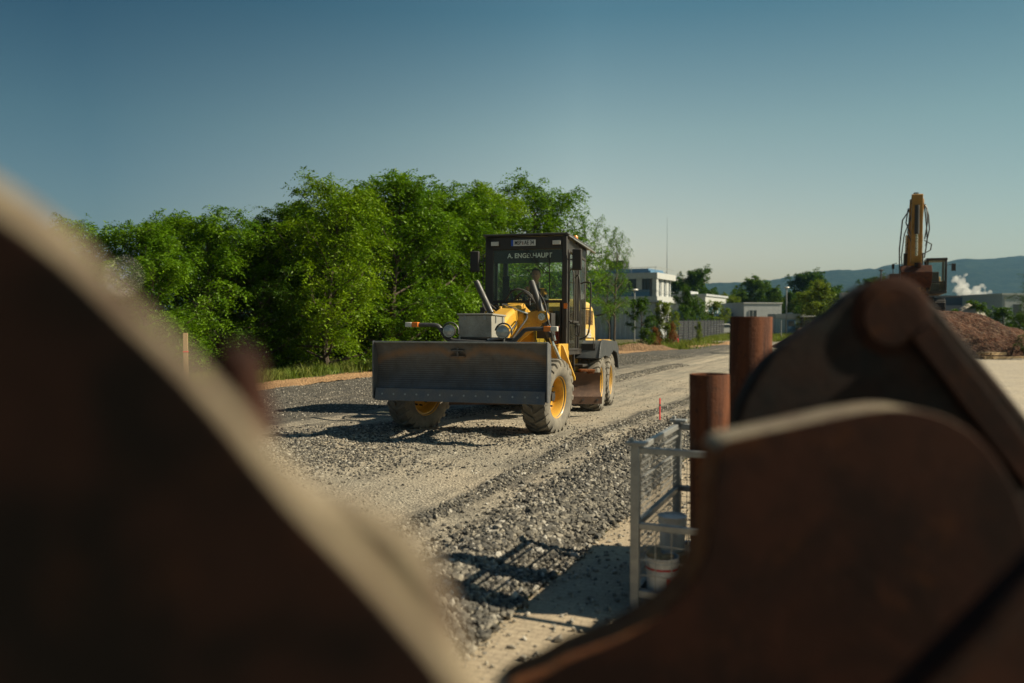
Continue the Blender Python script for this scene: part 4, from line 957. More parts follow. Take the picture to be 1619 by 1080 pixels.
# ================================================================== MOTOR GRADER   (local: x forward, y = machine's left = picture right, z up)
GR = empty('motor_grader', (-.48, 13.39, .085)); GR.rotation_mode = 'XYZ'; GR.rotation_euler = (0, -.0275, rad(-105))
tag(GR, 'yellow road grader with a wide dark dozer blade and black cab', 'motor grader')
Y_ = M['yellow']; K_ = M['cab_black']
TR, TW = .645, .44

def tyre_mesh():
    b = MB(); h = TW/2
    prof = [(.335,-h*.72),(.36,-h*.86),(.42,-h*1.0),(.50,-h*1.03),(.56,-h*.97),(.597,-h*.86),(.607,-h*.5),(.610,0),(.607,h*.5),(.597,h*.86),(.56,h*.97),(.50,h*1.03),(.42,h*1.0),(.36,h*.86),(.335,h*.72)]
    b.lathe(prof, n=72); b.lathe([(.335,-h*.72),(.33,-h*.6),(.33,h*.6),(.335,h*.72)], n=72)
    N = 22
    for sgn in (-1, 1):
        for i in range(N):
            a0 = 2*PI*(i + (.5 if sgn > 0 else 0))/N
            # lug: from centre line sweeping back to the shoulder and down the side
            cs = [(.02,.0,.607,.645),(.45,.09,.606,.645),(.80,.17,.600,.640),(.97,.215,.575,.618),(1.07,.235,.535,.556)]
            vs = []
            for u, da, rin, rout in cs:
                yy = sgn*u*h; wd = .052 if u < .9 else .062
                for rr in (rin-.01, rout):
                    for e in (-1, 1):
                        a = a0 + da + e*wd*(1.0 if rr < rout else .8); vs.append((math.cos(a)*rr, yy if rr > rin or u < 1 else yy*.97, math.sin(a)*rr))
            fs = []
            for k in range(len(cs)-1):
                o = k*4; fs += [(o,o+4,o+5,o+1),(o+2,o+3,o+7,o+6),(o,o+2,o+6,o+4),(o+1,o+5,o+7,o+3)]
            o = (len(cs)-1)*4; fs += [(0,1,3,2),(o,o+2,o+3,o+1)]
            b.add(vs, fs)
    return b
def wheel(parent, loc, yaw=0.0, lean=0.0, spin=0.0, proto={}):
    e = empty('wheel', loc, 0, parent); e.rotation_euler = (lean, spin*0, yaw)
    if not proto:
        h = TW/2
        proto['tyre'] = tyre_mesh().build('tyre', M['tyre'], None, smooth=38).data
        rp = [(.338,h*.78),(.352,h*.84),(.345,h*.70),(.315,h*.66),(.30,h*.50),(.288,h*.1),(.285,-h*.05),(.27,-h*.12),(.16,-h*.10),(.14,-h*.02),(.001,-h*.02)]
        rb = [(.338,-h*.78),(.352,-h*.84),(.345,-h*.70),(.315,-h*.66),(.30,-h*.5),(.288,-h*.2),(.27,-h*.18),(.05,-h*.16)]
        b = MB(); b.lathe(rp, n=48); b.lathe(rb, n=48); proto['rim'] = b.build('rim', M['rim_yellow'], None, smooth=40).data
        b = MB(); b.cyl((0,-h*.05,0),(0,h*.45,0),.085,.07,20); b.cyl((0,-h*.02,0),(0,h*.08,0),.125,n=24)
        for k in range(10):
            a = 2*PI*k/10; p = Vector((math.cos(a)*.205,0,math.sin(a)*.205)); b.cyl(p+Vector((0,-h*.12,0)), p+Vector((0,h*.16,0)), .016, n=6)
        proto['hub'] = b.build('hub', M['dark_rubber'], None, smooth=40).data
        for o in [o for o in C.objects if o.data in proto.values()]: bpy.data.objects.remove(o)
    for nm in ('tyre', 'rim', 'hub'):
        o = bpy.data.objects.new(nm, proto[nm]); C.objects.link(o); o.parent = e
        o.rotation_euler = (0, spin, 0)
    return e
wheel(GR, (0, 1.12, TR-.02), rad(-11), rad(-3), .3)
wheel(GR, (0, -1.16, TR-.03), rad(-20), rad(-9), 1.1)
for k, x_ in enumerate((-4.45, -6.0)):
    wheel(GR, (x_, 1.15, TR-.02), 0, 0, k*.7+.2); e = wheel(GR, (x_, -1.08, TR-.02), 0, 0, k*.5); e.rotation_euler = (0, 0, PI)

# --- dozer blade
def blade_section():
    # (x, z) front face curve from bottom to top, then back
    fr = [(1.38,.63),(1.34,.74),(1.27,.92),(1.245,1.06),(1.255,1.22),(1.30,1.36),(1.37,1.47),(1.41,1.51)]
    return fr
fr = blade_section(); bw = 1.40
b = MB(); n = len(fr); vs = []
ysteps = np.linspace(-bw, bw, 29)
for y in ysteps: vs += [(x, y, z) for x, z in fr] + [(x-.025, y, z) for x, z in fr]
fs = []
for j in range(len(ysteps)-1):
    for i in range(n-1):
        o = j*2*n; p = (j+1)*2*n; fs += [(o+i,p+i,p+i+1,o+i+1),(o+n+i,o+n+i+1,p+n+i+1,p+n+i)]
    fs += [(o+n-1,p+n-1,p+2*n-1,o+2*n-1),(o,o+n,p+n,p)]
o = 0; q = (len(ysteps)-1)*2*n
for i in range(n-1): fs += [(o+i,o+i+1,o+n+i+1,o+n+i),(q+i,q+n+i,q+n+i+1,q+i+1)]
b.add(vs, fs); BL = b.build('dozer_blade', M['blade'], GR, smooth=50)
b = MB()
for y in (-bw, bw):      # end plates
    s_ = 1 if y > 0 else -1
    b.prism([(1.40,.62),(1.42,.64),(1.44,1.53),(1.40,1.54),(1.20,1.50),(1.16,1.1),(1.2,.8),(1.28,.62)], (0,y + (0.001 if s_ > 0 else -.021),0), (1,0,0), (0,0,1), -.02*1)
    b.build('end_plate', M['cutting'], BL, bevel=.003); b = MB()
MB().bx(1.36,1.43,-bw-.02,bw+.02,1.512,1.535).build('top_rim', M['steel'], BL, bevel=.004)
b = MB(); b.prism([(1.395,.60),(1.42,.60),(1.385,.795),(1.345,.795)], (0,bw-.02,0), (1,0,0), (0,0,1), 2*bw-.04); b.build('cutting_edge', M['cutting'], BL, bevel=.003)
b = MB()
for k in range(14):
    y = -1.26 + k*.194; b.cyl((1.375,y,.70),(1.405,y,.703),.019,.016,10)
b.build('edge_bolt', M['steel'], BL)
b = MB()
for z in (1.29, 1.385): b.prism([(0,-.11),(.0,.11),(.06,.13),(.12,.10),(.13,.0),(.12,-.10),(.06,-.13)], (1.24,-.03,z), (1,0,0), (0,1,0), .022)
b.cyl((1.335,-.03,1.27),(1.335,-.03,1.44),.018,n=10); b.build('hitch_lug', M['blade'], BL, bevel=.004)
b = MB(); b.bx(1.0,1.22,-.55,.55,.85,1.35).bx(1.1,1.24,-.9,.9,1.0,1.12)
for y in (-.45, .45): b.bar((1.15,y,.95),(.25,y,.95),.10,.16); b.bar((1.1,y,1.3),(.35,y,1.15),.06,.1)
b.build('blade_carrier', K_, GR, bevel=.01)

# --- front frame, axle, gooseneck
b = MB(); b.box((0,0,.72),(.26,1.7,.24)); b.box((0,0,.82),(.5,.42,.34)); b.bar((-.25,-.95,.62),(-.25,.95,.62),.06); b.cyl((0,-.95,.66),(0,.95,.66),.09,n=12)
b.build('front_axle', Y_, GR, bevel=.02)
def loft(b, secs):
    """secs: list of (x, yc, zc, w, h)"""
    vs = []; 
    for x, yc, zc, w_, h_ in secs:
        for a, c in ((-1,-.75),(-.75,-1),(.75,-1),(1,-.75),(1,.75),(.75,1),(-.75,1),(-1,.75)): vs.append((x, yc + a*w_/2, zc + c*h_/2))
    fs = [tuple(range(8))[::-1], tuple(len(vs)-8+i for i in range(8))]
    for k in range(len(secs)-1):
        for i in range(8): fs.append((k*8+i, k*8+(i+1)%8, (k+1)*8+(i+1)%8, (k+1)*8+i))
    return b.add(vs, fs)
b = MB(); loft(b, [(.45,.0,1.12,.42,.5),(.15,.02,1.22,.40,.62),(-.2,.06,1.5,.38,.66),(-.6,.1,1.78,.36,.52),(-1.1,.14,1.98,.34,.42),(-1.7,.16,2.02,.34,.40),(-2.4,.1,1.9,.36,.45),(-2.9,.05,1.4,.5,.8),(-4.3,0,1.1,.6,.6)])
b.build('main_frame', Y_, GR, bevel=.02, smooth=20)
b = MB(); b.prism([(-.95,1.98),(-.85,2.15),(-.93,2.42),(-1.02,2.42),(-1.3,2.2),(-1.35,2.0)], (0,-.02,0), (1,0,0), (0,0,1), -.05)
b.cyl((-1.25,.10,2.2),(-1.25,.42,2.2),.20,n=22); b.cyl((-1.35,.05,2.25),(-1.35,.35,2.25),.25,n=22)
b.box((-1.2,.05,2.12),(.4,.5,.2)); b.cyl((-1.05,.22,2.34),(-1.2,.30,2.40),.06,n=10)
b.box((-1.3,.48,2.02),(.35,.36,.24),(0,0,.2)); b.cyl((-1.0,-.1,2.1),(-1.0,.16,2.18),.10,n=16)
b.v = [(x, y, z - .24 if z > 2.0 else z - .12) for x, y, z in b.v]
b.build('lift_saddle', Y_, GR, bevel=.012)
# lift arms
b = MB(); b.prism([(.05,1.70),(.30,1.52),(.40,1.60),(.80,1.90),(.86,2.00),(.80,2.10),(.70,2.12),(.35,2.05),(.10,2.10)], (-1.22,0,0), (0,1,0), (0,0,1), .09)
b.cyl((-1.22,.755,1.99),(-1.07,.755,1.99),.115,n=24); b.build('lift_arm', Y_, GR, bevel=.01)
MB().cyl((-1.1,.755,1.99),(-1.045,.755,1.99),.068,n=20).build('pin_cap', M['chrome'], GR, bevel=.004)
b = MB(); b.prism([(-.30,1.80),(-.14,1.90),(-.12,2.06),(-.22,2.14),(-.34,2.10),(-.38,1.98)], (-1.25,0,0), (0,1,0), (0,0,1), .09); b.cyl((-1.24,-.26,2.02),(-1.12,-.26,2.02),.10,n=24); b.build('lift_arm', Y_, GR, bevel=.01)
MB().cyl((-1.14,-.26,2.02),(-1.09,-.26,2.02),.06,n=20).build('pin_cap', M['chrome'], GR, bevel=.004)
# lift cylinders
def cylr(p0, p1, p2, r, name='lift_cylinder'):
    q = MB().cyl(p0, p1, r, n=18); d = (Vector(p0)-Vector(p1)).normalized(); q.cyl(Vector(p0)+d*.0, Vector(p0)+d*.03, r*.86, n=18); c = q.build(name, M['grey_cyl'], GR, bevel=.004)
    MB().cyl(p1, p2, r*.5, n=12).build('piston_rod', M['chrome'], c); return c
cylr((-1.17,-.52,2.64),(-1.13,-.22,2.06),(-1.1,-.15,1.2), .058)
cylr((-1.17,.54,2.63),(-1.13,.90,1.62),(-1.3,1.08,1.15), .060)
b = MB()
H = [[(-1.2,.62,2.5),(-1.1,.80,2.25),(-1.05,.88,1.9),(-1.1,.98,1.65)],[(-1.2,.2,2.3),(-1.05,.42,2.45),(-1.1,.62,2.25),(-1.2,.66,2.0)],[(-1.3,.0,2.3),(-1.2,.2,2.5),(-1.3,.45,2.45),(-1.35,.6,2.2)],
     [(-1.25,.7,2.1),(-1.05,.92,1.8),(-1.1,.95,1.55)],[(-.9,.3,1.9),(-.5,.42,1.85),(-.1,.36,1.6),(.1,.3,1.3)],[(-.9,-.12,1.9),(-.5,-.2,1.75),(-.1,-.26,1.5)],[(-2.5,.35,2.2),(-2.0,.5,2.45),(-1.5,.45,2.4),(-1.2,.5,2.2)],[(-2.5,-.3,2.0),(-2.0,-.55,2.3),(-1.5,-.5,2.25),(-1.2,-.35,2.1)],[(-2.5,.55,2.0),(-1.9,.7,2.1),(-1.5,.8,1.9),(-1.3,.95,1.6)]]
def smooth_path(p, n=5):
    p = [Vector(q) for q in p]; out = []
    for i in range(len(p)-1):
        a, b_, c, d = p[max(i-1,0)], p[i], p[i+1], p[min(i+2,len(p)-1)]
        for k in range(n):
            t = k/n; out.append(.5*((2*b_) + (c-a)*t + (2*a-5*b_+4*c-d)*t*t + (3*b_-a-3*c+d)*t**3))
    return out + [p[-1]]
for k, h in enumerate(H): b.tube(smooth_path(h), .015 + .004*(k % 2), 7)
b.build('hydraulic_hose', M['dark_rubber'], GR)
b = MB()
for h in (H[0], H[3]): b.cyl(h[-1], Vector(h[-1])+Vector((0,.02,-.09)), .02, n=8); b.cyl(h[0], Vector(h[0])+Vector((0,-.03,.05)), .02, n=8)
b.tube(smooth_path([(-1.0,.05,2.22),(-.95,.3,2.12),(-1.05,.5,2.05)]), .016, 7).build('pipe_fitting', M['chrome'], GR)
b = MB()   # valve block, filters and brackets in front of the cab
b.bx(-2.3,-1.9,-.35,.0,1.95,2.22)
for k in range(5): b.cyl((-1.95,-.32+k*.075,2.2),(-1.95,-.32+k*.075,2.28),.02,n=8)
b.build('valve_block', M['dark_rubber'], GR, bevel=.01)
MB().tube(smooth_path([(-2.5,-.5,2.3),(-2.3,-.62,2.22),(-1.9,-.6,1.9),(-1.6,-.35,1.75)]),.022,8).tube(smooth_path([(-1.3,.25,2.1),(-1.0,.5,2.0),(-.7,.42,1.75),(-.5,.3,1.5)]),.02,8).build('hydraulic_hose', M['dark_rubber'], GR)
MB().bx(-2.45,-2.1,.42,.72,1.6,2.1).build('battery_box', M['dark_rubber'], GR, bevel=.01); MB().cyl((-2.0,-.45,1.7),(-2.0,-.45,2.15),.07,n=14).build('oil_filter', M['dark_rubber'], GR, bevel=.01); MB().bx(-2.2,-1.7,-.62,-.52,1.5,2.2).build('mounting_bracket', K_, GR, bevel=.01)
MB().bx(-.55,-.20,.255,.262,1.60,1.78).build('warning_decal', M['plate_white'], GR)
# silver box with lid
bx_ = MB().bx(.15,.92,-.16,.40,1.60,1.955).build('tool_box', M['box_alu'], GR, bevel=.012)
MB().bx(.13,.94,-.18,.42,1.957,1.985).build('lid', M['box_alu'], bx_, bevel=.006)
b = MB()
for y in (-.05,.28): b.bx(.92,.935,y-.02,y+.02,1.88,1.95)
b.bx(.3,.34,.40,.415,1.84,1.95).bx(.7,.74,.40,.415,1.84,1.95).build('latch', M['steel'], bx_)
MB().bx(.2,.95,-.25,.6,1.50,1.59).bx(.85,.95,-.3,.8,1.53,1.60).build('box_bracket', K_, GR, bevel=.01)
b = MB(); b.tube([(.98,.35,1.56),(.98,.62,1.60)], .022, 8).cyl((.98,-.12,1.5),(.98,-.12,1.62),.015,n=8).build('grease_pipe', M['steel'], GR)
# headlight bar
b = MB(); b.tube(smooth_path([(1.0,-.82,1.80),(1.0,-.58,1.80),(1.0,-.46,1.77),(1.0,-.36,1.62),(1.0,-.22,1.55),(1.0,.4,1.52),(1.0,.72,1.52),(1.0,.86,1.62),(1.0,.96,1.72),(1.0,1.10,1.74),(1.0,1.28,1.74)], 4), .034, 10)
b.build('lamp_bar', M['grey_cyl'], GR)
for y, z, s_ in ((-.86,1.80,-1),(1.32,1.74,1)):
    q = MB().cyl((1.0,y-.03,z),(1.0,y+.05,z),.038,n=12) if 0 else MB().bx(.955,1.05,y-.055,y+.055,z-.038,z+.042)
    o = q.build('indicator_lamp', M['orange_lamp'], GR, bevel=.008)
    MB().bx(.955,1.055,y+s_*.057,y+s_*.165,z-.036,z+.040).build('position_lamp', M['white_lamp'], o, bevel=.008)
M['headlamp_glass'] = paint('headlamp_lens', (.42,.44,.42), (.28,.30,.30), .12, .3, 20, .6)
for y, z in ((-.26,1.70),(.62,1.69)):
    o = MB().lathe([(.02,-.13),(.07,-.12),(.10,-.05),(.108,.0),(.104,.02)], (1.08,y,z), (1,0,0), 28).build('headlight', K_, GR)
    MB().lathe([(.0001,.03),(.05,.027),(.088,.016),(.092,.004)], (1.08,y,z), (1,0,0), 28).build('lens', M['headlamp_glass'], o)
    MB().torus((1.09,y,z), .094, .009, (1,0,0), 28, 6).build('bezel', M['chrome'], o)
    b = MB(); b.tube([(1.0 + .07*math.cos(a)*0 + .02, y + .135*math.cos(a), z + .135*math.sin(a)) for a in np.linspace(-.3, PI*.95, 14)], .014, 6); b.build('guard_hoop', M['grey_cyl'], o)
    MB().cyl((1.0,y,z-.2),(1.0,y,z-.09),.02,n=8).build('bracket', M['grey_cyl'], o)

# --- circle, drawbar, moldboard
b = MB(); loft(b, [(.2,0,.95,.2,.18),(-1.2,0,.98,.5,.16),(-2.3,0,.95,1.5,.12),(-2.8,0,.95,1.6,.12)]); b.torus((-2.55,0,.82), .62, .07, (0,0,1), 36, 6)
b.build('drawbar_circle', Y_, GR, bevel=.01)
ma, mb_ = Vector((-1.75,-1.55,.12)), Vector((-3.12,1.52,.12)); md = (mb_-ma).normalized(); mn = Vector((md.y, -md.x, 0)); mn = mn if mn.x > 0 else -mn
sec = [(.16,.20),(.10,.28),(.02,.42),(0,.56),(.03,.70),(.10,.80)]
b = MB(); vs = []; nn = len(sec)
for j in range(2):
    p = ma if j == 0 else mb_
    vs += [p + mn*a + Vector((0,0,z)) for a, z in sec] + [p + mn*(a-.025) + Vector((0,0,z)) for a, z in sec]
fs = []
for i in range(nn-1): fs += [(i,2*nn+i,2*nn+i+1,i+1),(nn+i,nn+i+1,3*nn+i+1,3*nn+i),(i,i+1,nn+i+1,nn+i),(2*nn+i,3*nn+i,3*nn+i+1,2*nn+i+1)]
fs += [(nn-1,3*nn-1,4*nn-1,2*nn-1),(0,nn,3*nn,2*nn)]
MO = b.add(vs, fs).build('moldboard', M['mold'], GR, smooth=60)
b = MB()
b.bar(ma + mn*.165 + Vector((0,0,.24)), mb_ + mn*.165 + Vector((0,0,.24)), .02, .15); b.build('cutting_edge', M['mold'], MO)
e1 = mb_ - md*.42
b = MB()
for k in range(8): p = mb_ - md*(.10+.30*k) + mn*.18 + Vector((0,0,.25)); b.cyl(p, p + mn*.012, .022, n=10); b.build('bolt', M['dark_rubber'], MO); b = MB()
b = MB(); p = mb_ - md*.3; b.box(p + mn*.06 + Vector((0,0,.84)), (.30,.26,.05), (0,0,math.atan2(md.y, md.x))); b.box(p + mn*.04 + md*.08 + Vector((0,0,.80)), (.14,.14,.05), (0,0,.4)); b.build('side_bit', M['bucket_rust'], MO, bevel=.01)
MB().bar(ma*.3+mb_*.7 - mn*.1 + Vector((0,0,.5)), Vector((-2.6,.5,.85)), .2, .1).bar(ma*.7+mb_*.3 - mn*.1 + Vector((0,0,.5)), Vector((-2.5,-.5,.85)), .2, .1).build('moldboard_bracket', Y_, GR)

# --- yellow side plates under the cab
b = MB(); b.prism([(-1.75,.95),(-1.75,1.42),(-1.85,1.50),(-2.75,1.50),(-2.75,1.05),(-2.4,.80),(-2.2,.75)], (0,.90,0), (1,0,0), (0,0,1), -.04)
b.bx(-2.0,-1.96,.2,.93,1.12,1.47); b.prism([(.93,1.49),(.99,1.46),(1.22,.86),(1.22,.80),(1.10,.80),(.80,1.22),(.50,1.28),(.50,1.49)], (-1.95,0,0), (0,1,0), (0,0,1), -.05)
b.build('frame_side_plate', Y_, GR, bevel=.01)
b = MB(); b.prism([(-2.0,.9),(-2.0,1.40),(-2.75,1.45),(-2.75,.95)], (0,-.75,0), (1,0,0), (0,0,1), -.04); b.build('frame_side_plate', Y_, GR, bevel=.01)
b = MB(); b.bx(-4.3,-2.7,-.72,.88,1.28,1.36).bx(-3.9,-3.2,.88,1.15,1.02,1.07).bx(-3.9,-3.2,.88,1.12,.68,.72).bar((-3.9,.95,.65),(-3.9,.95,1.3),.05).bar((-3.2,.95,.65),(-3.2,.95,1.3),.05); b.build('cab_step', K_, GR, bevel=.006)

# --- cab (trapezoid in plan, wider at the back)
FX, RX = -2.6, -4.25; FL, FR_ = -.76, .92; RL, RR_ = -.86, 1.02; ZB, ZT = 1.28, 3.68
cf = [(FX,FL),(FX,FR_),(RX,RR_),(RX,RL)]
def roofz(x): return 3.66 + (x-FX)*.055
b = MB()
def post(x, y, wx, wy, z0=ZB, z1=None): b.bx(x-wx/2, x+wx/2, y-wy/2, y+wy/2, z0, z1 or roofz(x))
post(FX,FL+.07,.12,.17); post(FX,FR_-.04,.14,.10); post(RX,RL+.05,.1,.1); post(RX,RR_-.05,.1,.1)
def ln(a, c, t): return a + (c-a)*t
b.bar((FX,FL+.02,ZB+.05),(RX,RL+.02,ZB+.05),.06,.12).bar((FX,FR_-.02,ZB+.05),(RX,RR_-.02,ZB+.05),.06,.12).bx(FX-.05,FX+.05,FL,FR_,ZB-.02,ZB+.10)
b.bar((FX,FL+.02,3.50),(RX,RL+.02,3.42),.06,.24).bar((FX,FR_-.02,3.50),(RX,RR_-.02,3.42),.06,.24).bx(RX-.04,RX+.04,RL,RR_,3.3,3.55).bx(RX-.04,RX+.04,RL,RR_,1.28,2.2)
b.bx(FX-.05,FX+.06,FL,FR_,3.40,3.655)         # header above the windscreen
b.bx(FX-.03,FX+.04,FL,FR_,2.32,2.375)         # bar below the windscreen
b.bx(FX-.03,FX+.03,-.46,-.42,ZB,2.32).bx(FX-.03,FX+.03,.78,.82,ZB,2.32)
dx, dy = ln(FX,RX,.5), ln(FR_,RR_,.5); post(dx,dy-.02,.07,.06); dy2 = ln(FL,RL,.5); post(dx,dy2+.02,.07,.06)
b.bar((FX,FL+.03,2.30),(RX,RL+.03,2.30),.04,.05)
CAB = b.build('cab_frame', K_, GR, bevel=.012)
b = MB(); vs = [(-2.46,-.80,3.68),(-2.46,.96,3.68),(-4.40,1.16,3.565),(-4.40,-.98,3.565)]; vs += [(x, y, z+.035) for x, y, z in vs]
b.add(vs, [(0,3,2,1),(4,5,6,7),(0,1,5,4),(1,2,6,5),(2,3,7,6),(3,0,4,7)]); RF = b.build('cab_roof', M['grey_cyl'], GR, bevel=.008)
b = MB()
for k in range(5): b.bar((-2.75,.98+.012*k,3.655-.012*k),(-4.38,1.16+.016*k,3.555-.014*k),.02,.006)
b.bar((-2.55,.96,3.66),(-4.38,1.20,3.50),.03,.02); b.build('sun_visor_slat', M['steel'], RF)
# glass panes
b = MB(); b.bx(FX+.02,FX+.026,FL+.155,FR_-.09,2.375,3.40); b.build('windscreen', M['glass'], GR)
b = MB(); b.bx(FX+.01,FX+.016,-.42,.78,ZB+.1,2.32); b.build('lower_front_glass', M['glass'], GR)
b = MB(); b.bar((FX-.07,FR_-.012,2.35),(RX+.05,RR_-.012,2.35),.006,1.95); b.build('door_glass', M['glass'], GR)
b = MB(); b.bar((FX-.07,FL+.012,2.9),(RX+.05,RL+.012,2.9),.006,1.0); b.build('side_glass', M['glass'], GR); MB().bx(RX,RX+.006,RL+.1,RR_-.1,2.2,3.3).build('rear_glass', M['glass'], GR)
b = MB()   # door frame with handle
a_, c_ = Vector((FX-.1,FR_+.01,0)), Vector((RX+.75,ln(RR_,FR_,.45)+.01,0)); z0, z1 = 1.38, 3.38
for p in (a_, c_): b.bar(p+Vector((0,0,z0)), p+Vector((0,0,z1)), .05, .05)
for z in (z0, z1, 1.95): b.bar(a_+Vector((0,0,z)), c_+Vector((0,0,z)), .04, .05)
DR = b.build('door', K_, GR, bevel=.01); MB().bar(c_+Vector((.05,.03,1.9)), c_+Vector((.2,.04,1.9)), .03).build('handle', M['chrome'], DR)
b = MB(); b.tube(smooth_path([(-2.62,.96,2.95),(-2.55,1.06,2.92),(-2.55,1.07,2.0),(-2.62,.97,1.95)], 4), .015, 8)
b.tube(smooth_path([(-3.05,1.00,2.85),(-3.0,1.10,2.82),(-3.0,1.12,1.75),(-3.05,1.0,1.7)], 4), .016, 8)
b.tube(smooth_path([(-3.6,1.02,2.78),(-3.58,1.20,2.80),(-3.60,1.24,2.70),(-3.62,1.22,2.1),(-3.62,1.18,1.7),(-3.62,1.0,1.6)], 4), .017, 8); b.tube([(-3.6,1.24,2.25),(-3.6,1.02,2.25)], .012, 6); b.build('grab_rail', K_, GR)
# roof-edge lights, plate, lettering
for y in (-.56, .72):
    o = MB().bx(FX+.06,FX+.10,y-.09,y+.09,3.47,3.575).build('work_light', K_, GR, bevel=.01); MB().bx(FX+.10,FX+.112,y-.08,y+.08,3.48,3.565).build('lens', M['white_lamp'], o, bevel=.004)
PL = MB().bx(FX+.085,FX+.092,-.22,.29,3.47,3.592).build('number_plate', M['plate_white'], GR); MB().bx(FX+.0925,FX+.095,-.22,-.172,3.47,3.592).build('country_band', M['plate_blue'], PL)
def text(body, name, mat, parent, loc, size, rot, xs=1.0, ext=.002, bold=0.0, align='CENTER'):
    cu = bpy.data.curves.new(name, 'FONT'); cu.body = body; cu.size = size; cu.extrude = ext; cu.align_x = align; cu.align_y = 'CENTER'; cu.offset = bold
    o = bpy.data.objects.new(name, cu); dg = bpy.context.evaluated_depsgraph_get(); C.objects.link(o); dg.update()
    me = bpy.data.meshes.new_from_object(o.evaluated_get(bpy.context.evaluated_depsgraph_get())); bpy.data.objects.remove(o)
    ob = bpy.data.objects.new(name, me); C.objects.link(ob); me.materials.clear(); me.materials.append(M[mat]); ob.parent = parent; ob.location = loc; ob.rotation_euler = rot; ob.scale = (xs, 1, 1); return ob
RF_ = (PI/2, 0, PI/2)      # text facing forward (+x), reading left to right as y grows
text('MSP', 'lettering', 'plate_black', PL, (FX+.095,-.075,3.53), .115, RF_, .72, .001, .002)
text('AE 34', 'lettering', 'plate_black', PL, (FX+.095,.155,3.53), .115, RF_, .72, .001, .002)
MB().cyl((FX+.093,.025,3.545),(FX+.0965,.025,3.545),.014,n=12).cyl((FX+.093,.025,3.51),(FX+.0965,.025,3.51),.014,n=12).build('seal', M['bucket_rust'], PL)
BN = MB().bx(FX-.005,FX+.012,FL+.16,FR_-.10,3.13,3.395).build('sun_banner', M['banner'], GR)
text('A. ENGELHAUPT', 'lettering', 'letter', BN, (FX+.032,.155,3.275), .135, RF_, .93, .001, .0025)
# wiper
b = MB(); b.bar((FX+.05,.02,3.42),(FX+.05,.46,2.93),.014).bar((FX+.05,.08,3.42),(FX+.05,.52,2.93),.014).bar((FX+.05,.56,3.36),(FX+.045,.58,2.42),.018,.014); b.bar((FX+.05,.44,2.92),(FX+.05,.58,2.92),.02); b.build('wiper', M['dark_rubber'], GR)
for y, ym in ((1.16,.92),(-.95,-.76)):
    s_ = 1 if y > 0 else -1
    o = MB().bx(-2.44,-2.36,y-.095,y+.095,2.95,3.37).build('mirror', M['dark_rubber'], GR, bevel=.025, seg=3)
    MB().tube([(-2.46,y,3.17),(-2.55,y-s_*.1,3.17),(-2.6,ym,3.2)], .016, 7).tube([(-2.6,ym+s_*.03,3.35),(-2.55,ym+s_*.06,3.3),(-2.55,ym+s_*.06,2.35),(-2.6,ym+s_*.02,2.3)], .012, 7).build('mirror_arm', K_, o)
    MB().bx(-2.445,-2.442,y-.08,y+.08,2.97,3.35).build('mirror_glass', M['chrome'], o)
MB().bx(FX+.05,FX+.09,.87,.945,2.20,2.31).build('side_indicator', M['orange_lamp'], GR, bevel=.01)
o = MB().lathe([(.0001,.16),(.045,.155),(.062,.12),(.066,.02),(.066,0)], (-3.9,.84,3.68), (0,0,1), 18).build('beacon', M['orange_lamp'], GR); MB().cyl((-3.9,.84,3.60),(-3.9,.84,3.685),.072,n=18).build('beacon_base', K_, o)
# interior
b = MB(); b.bx(-3.68,-3.20,-.22,.30,1.87,2.00).bx(-3.78,-3.65,-.20,.30,1.98,2.55); b.bx(-3.7,-3.35,-.29,-.22,2.0,2.07).bx(-3.7,-3.35,.34,.41,2.0,2.07); b.build('seat', M['seat'], GR, bevel=.03)
MB().bx(-3.62,-3.3,-.1,.22,1.36,1.86).build('seat_base', M['dark_rubber'], GR)
b = MB(); b.bar((-2.85,-.05,1.36),(-3.05,-.08,2.28),.16,.14); b.box((-3.03,-.08,2.32),(.12,.55,.10),(0,-.5,0))
for k in range(6): b.cyl((-3.0,-.32+k*.09,2.3),(-3.04,-.34+k*.1,2.47),.012,n=6); b.sphere((-3.04,-.34+k*.1,2.48),.022,8)
b.build('steering_console', M['seat'], GR, bevel=.01); MB().torus((-3.10,-.02,2.46), .19, .017, (.55,0,.83), 28, 8).bar((-3.10,-.2,2.46),(-3.10,.16,2.46),.02).cyl((-3.05,-.04,2.3),(-3.10,-.02,2.46),.02,n=8).build('steering_wheel', M['dark_rubber'], GR)
b = MB(); b.box((-2.9,-.43,2.62),(.06,.13,.55),(0,0,0)).bar((-2.95,-.40,2.7),(-2.85,-.22,2.3),.03); b.build('cab_panel', M['seat'], GR, bevel=.01)
o = MB().cyl((-2.72,.72,1.45),(-2.72,.72,1.80),.075,n=18).cyl((-2.72,.72,1.80),(-2.72,.72,1.86),.05,.02,18).build('fire_extinguisher', M['red'], GR, bevel=.005); MB().bx(-2.76,-2.68,.69,.75,1.86,1.9).build('valve', K_, o)
b = MB(); b.bx(-4.2,-2.65,-.72,.85,1.36,1.39).bx(-4.2,-4.16,-.78,.92,1.39,2.22).bx(-4.1,-3.3,-.74,-.66,1.39,2.2).build('cab_floor', M['dark_rubber'], GR)
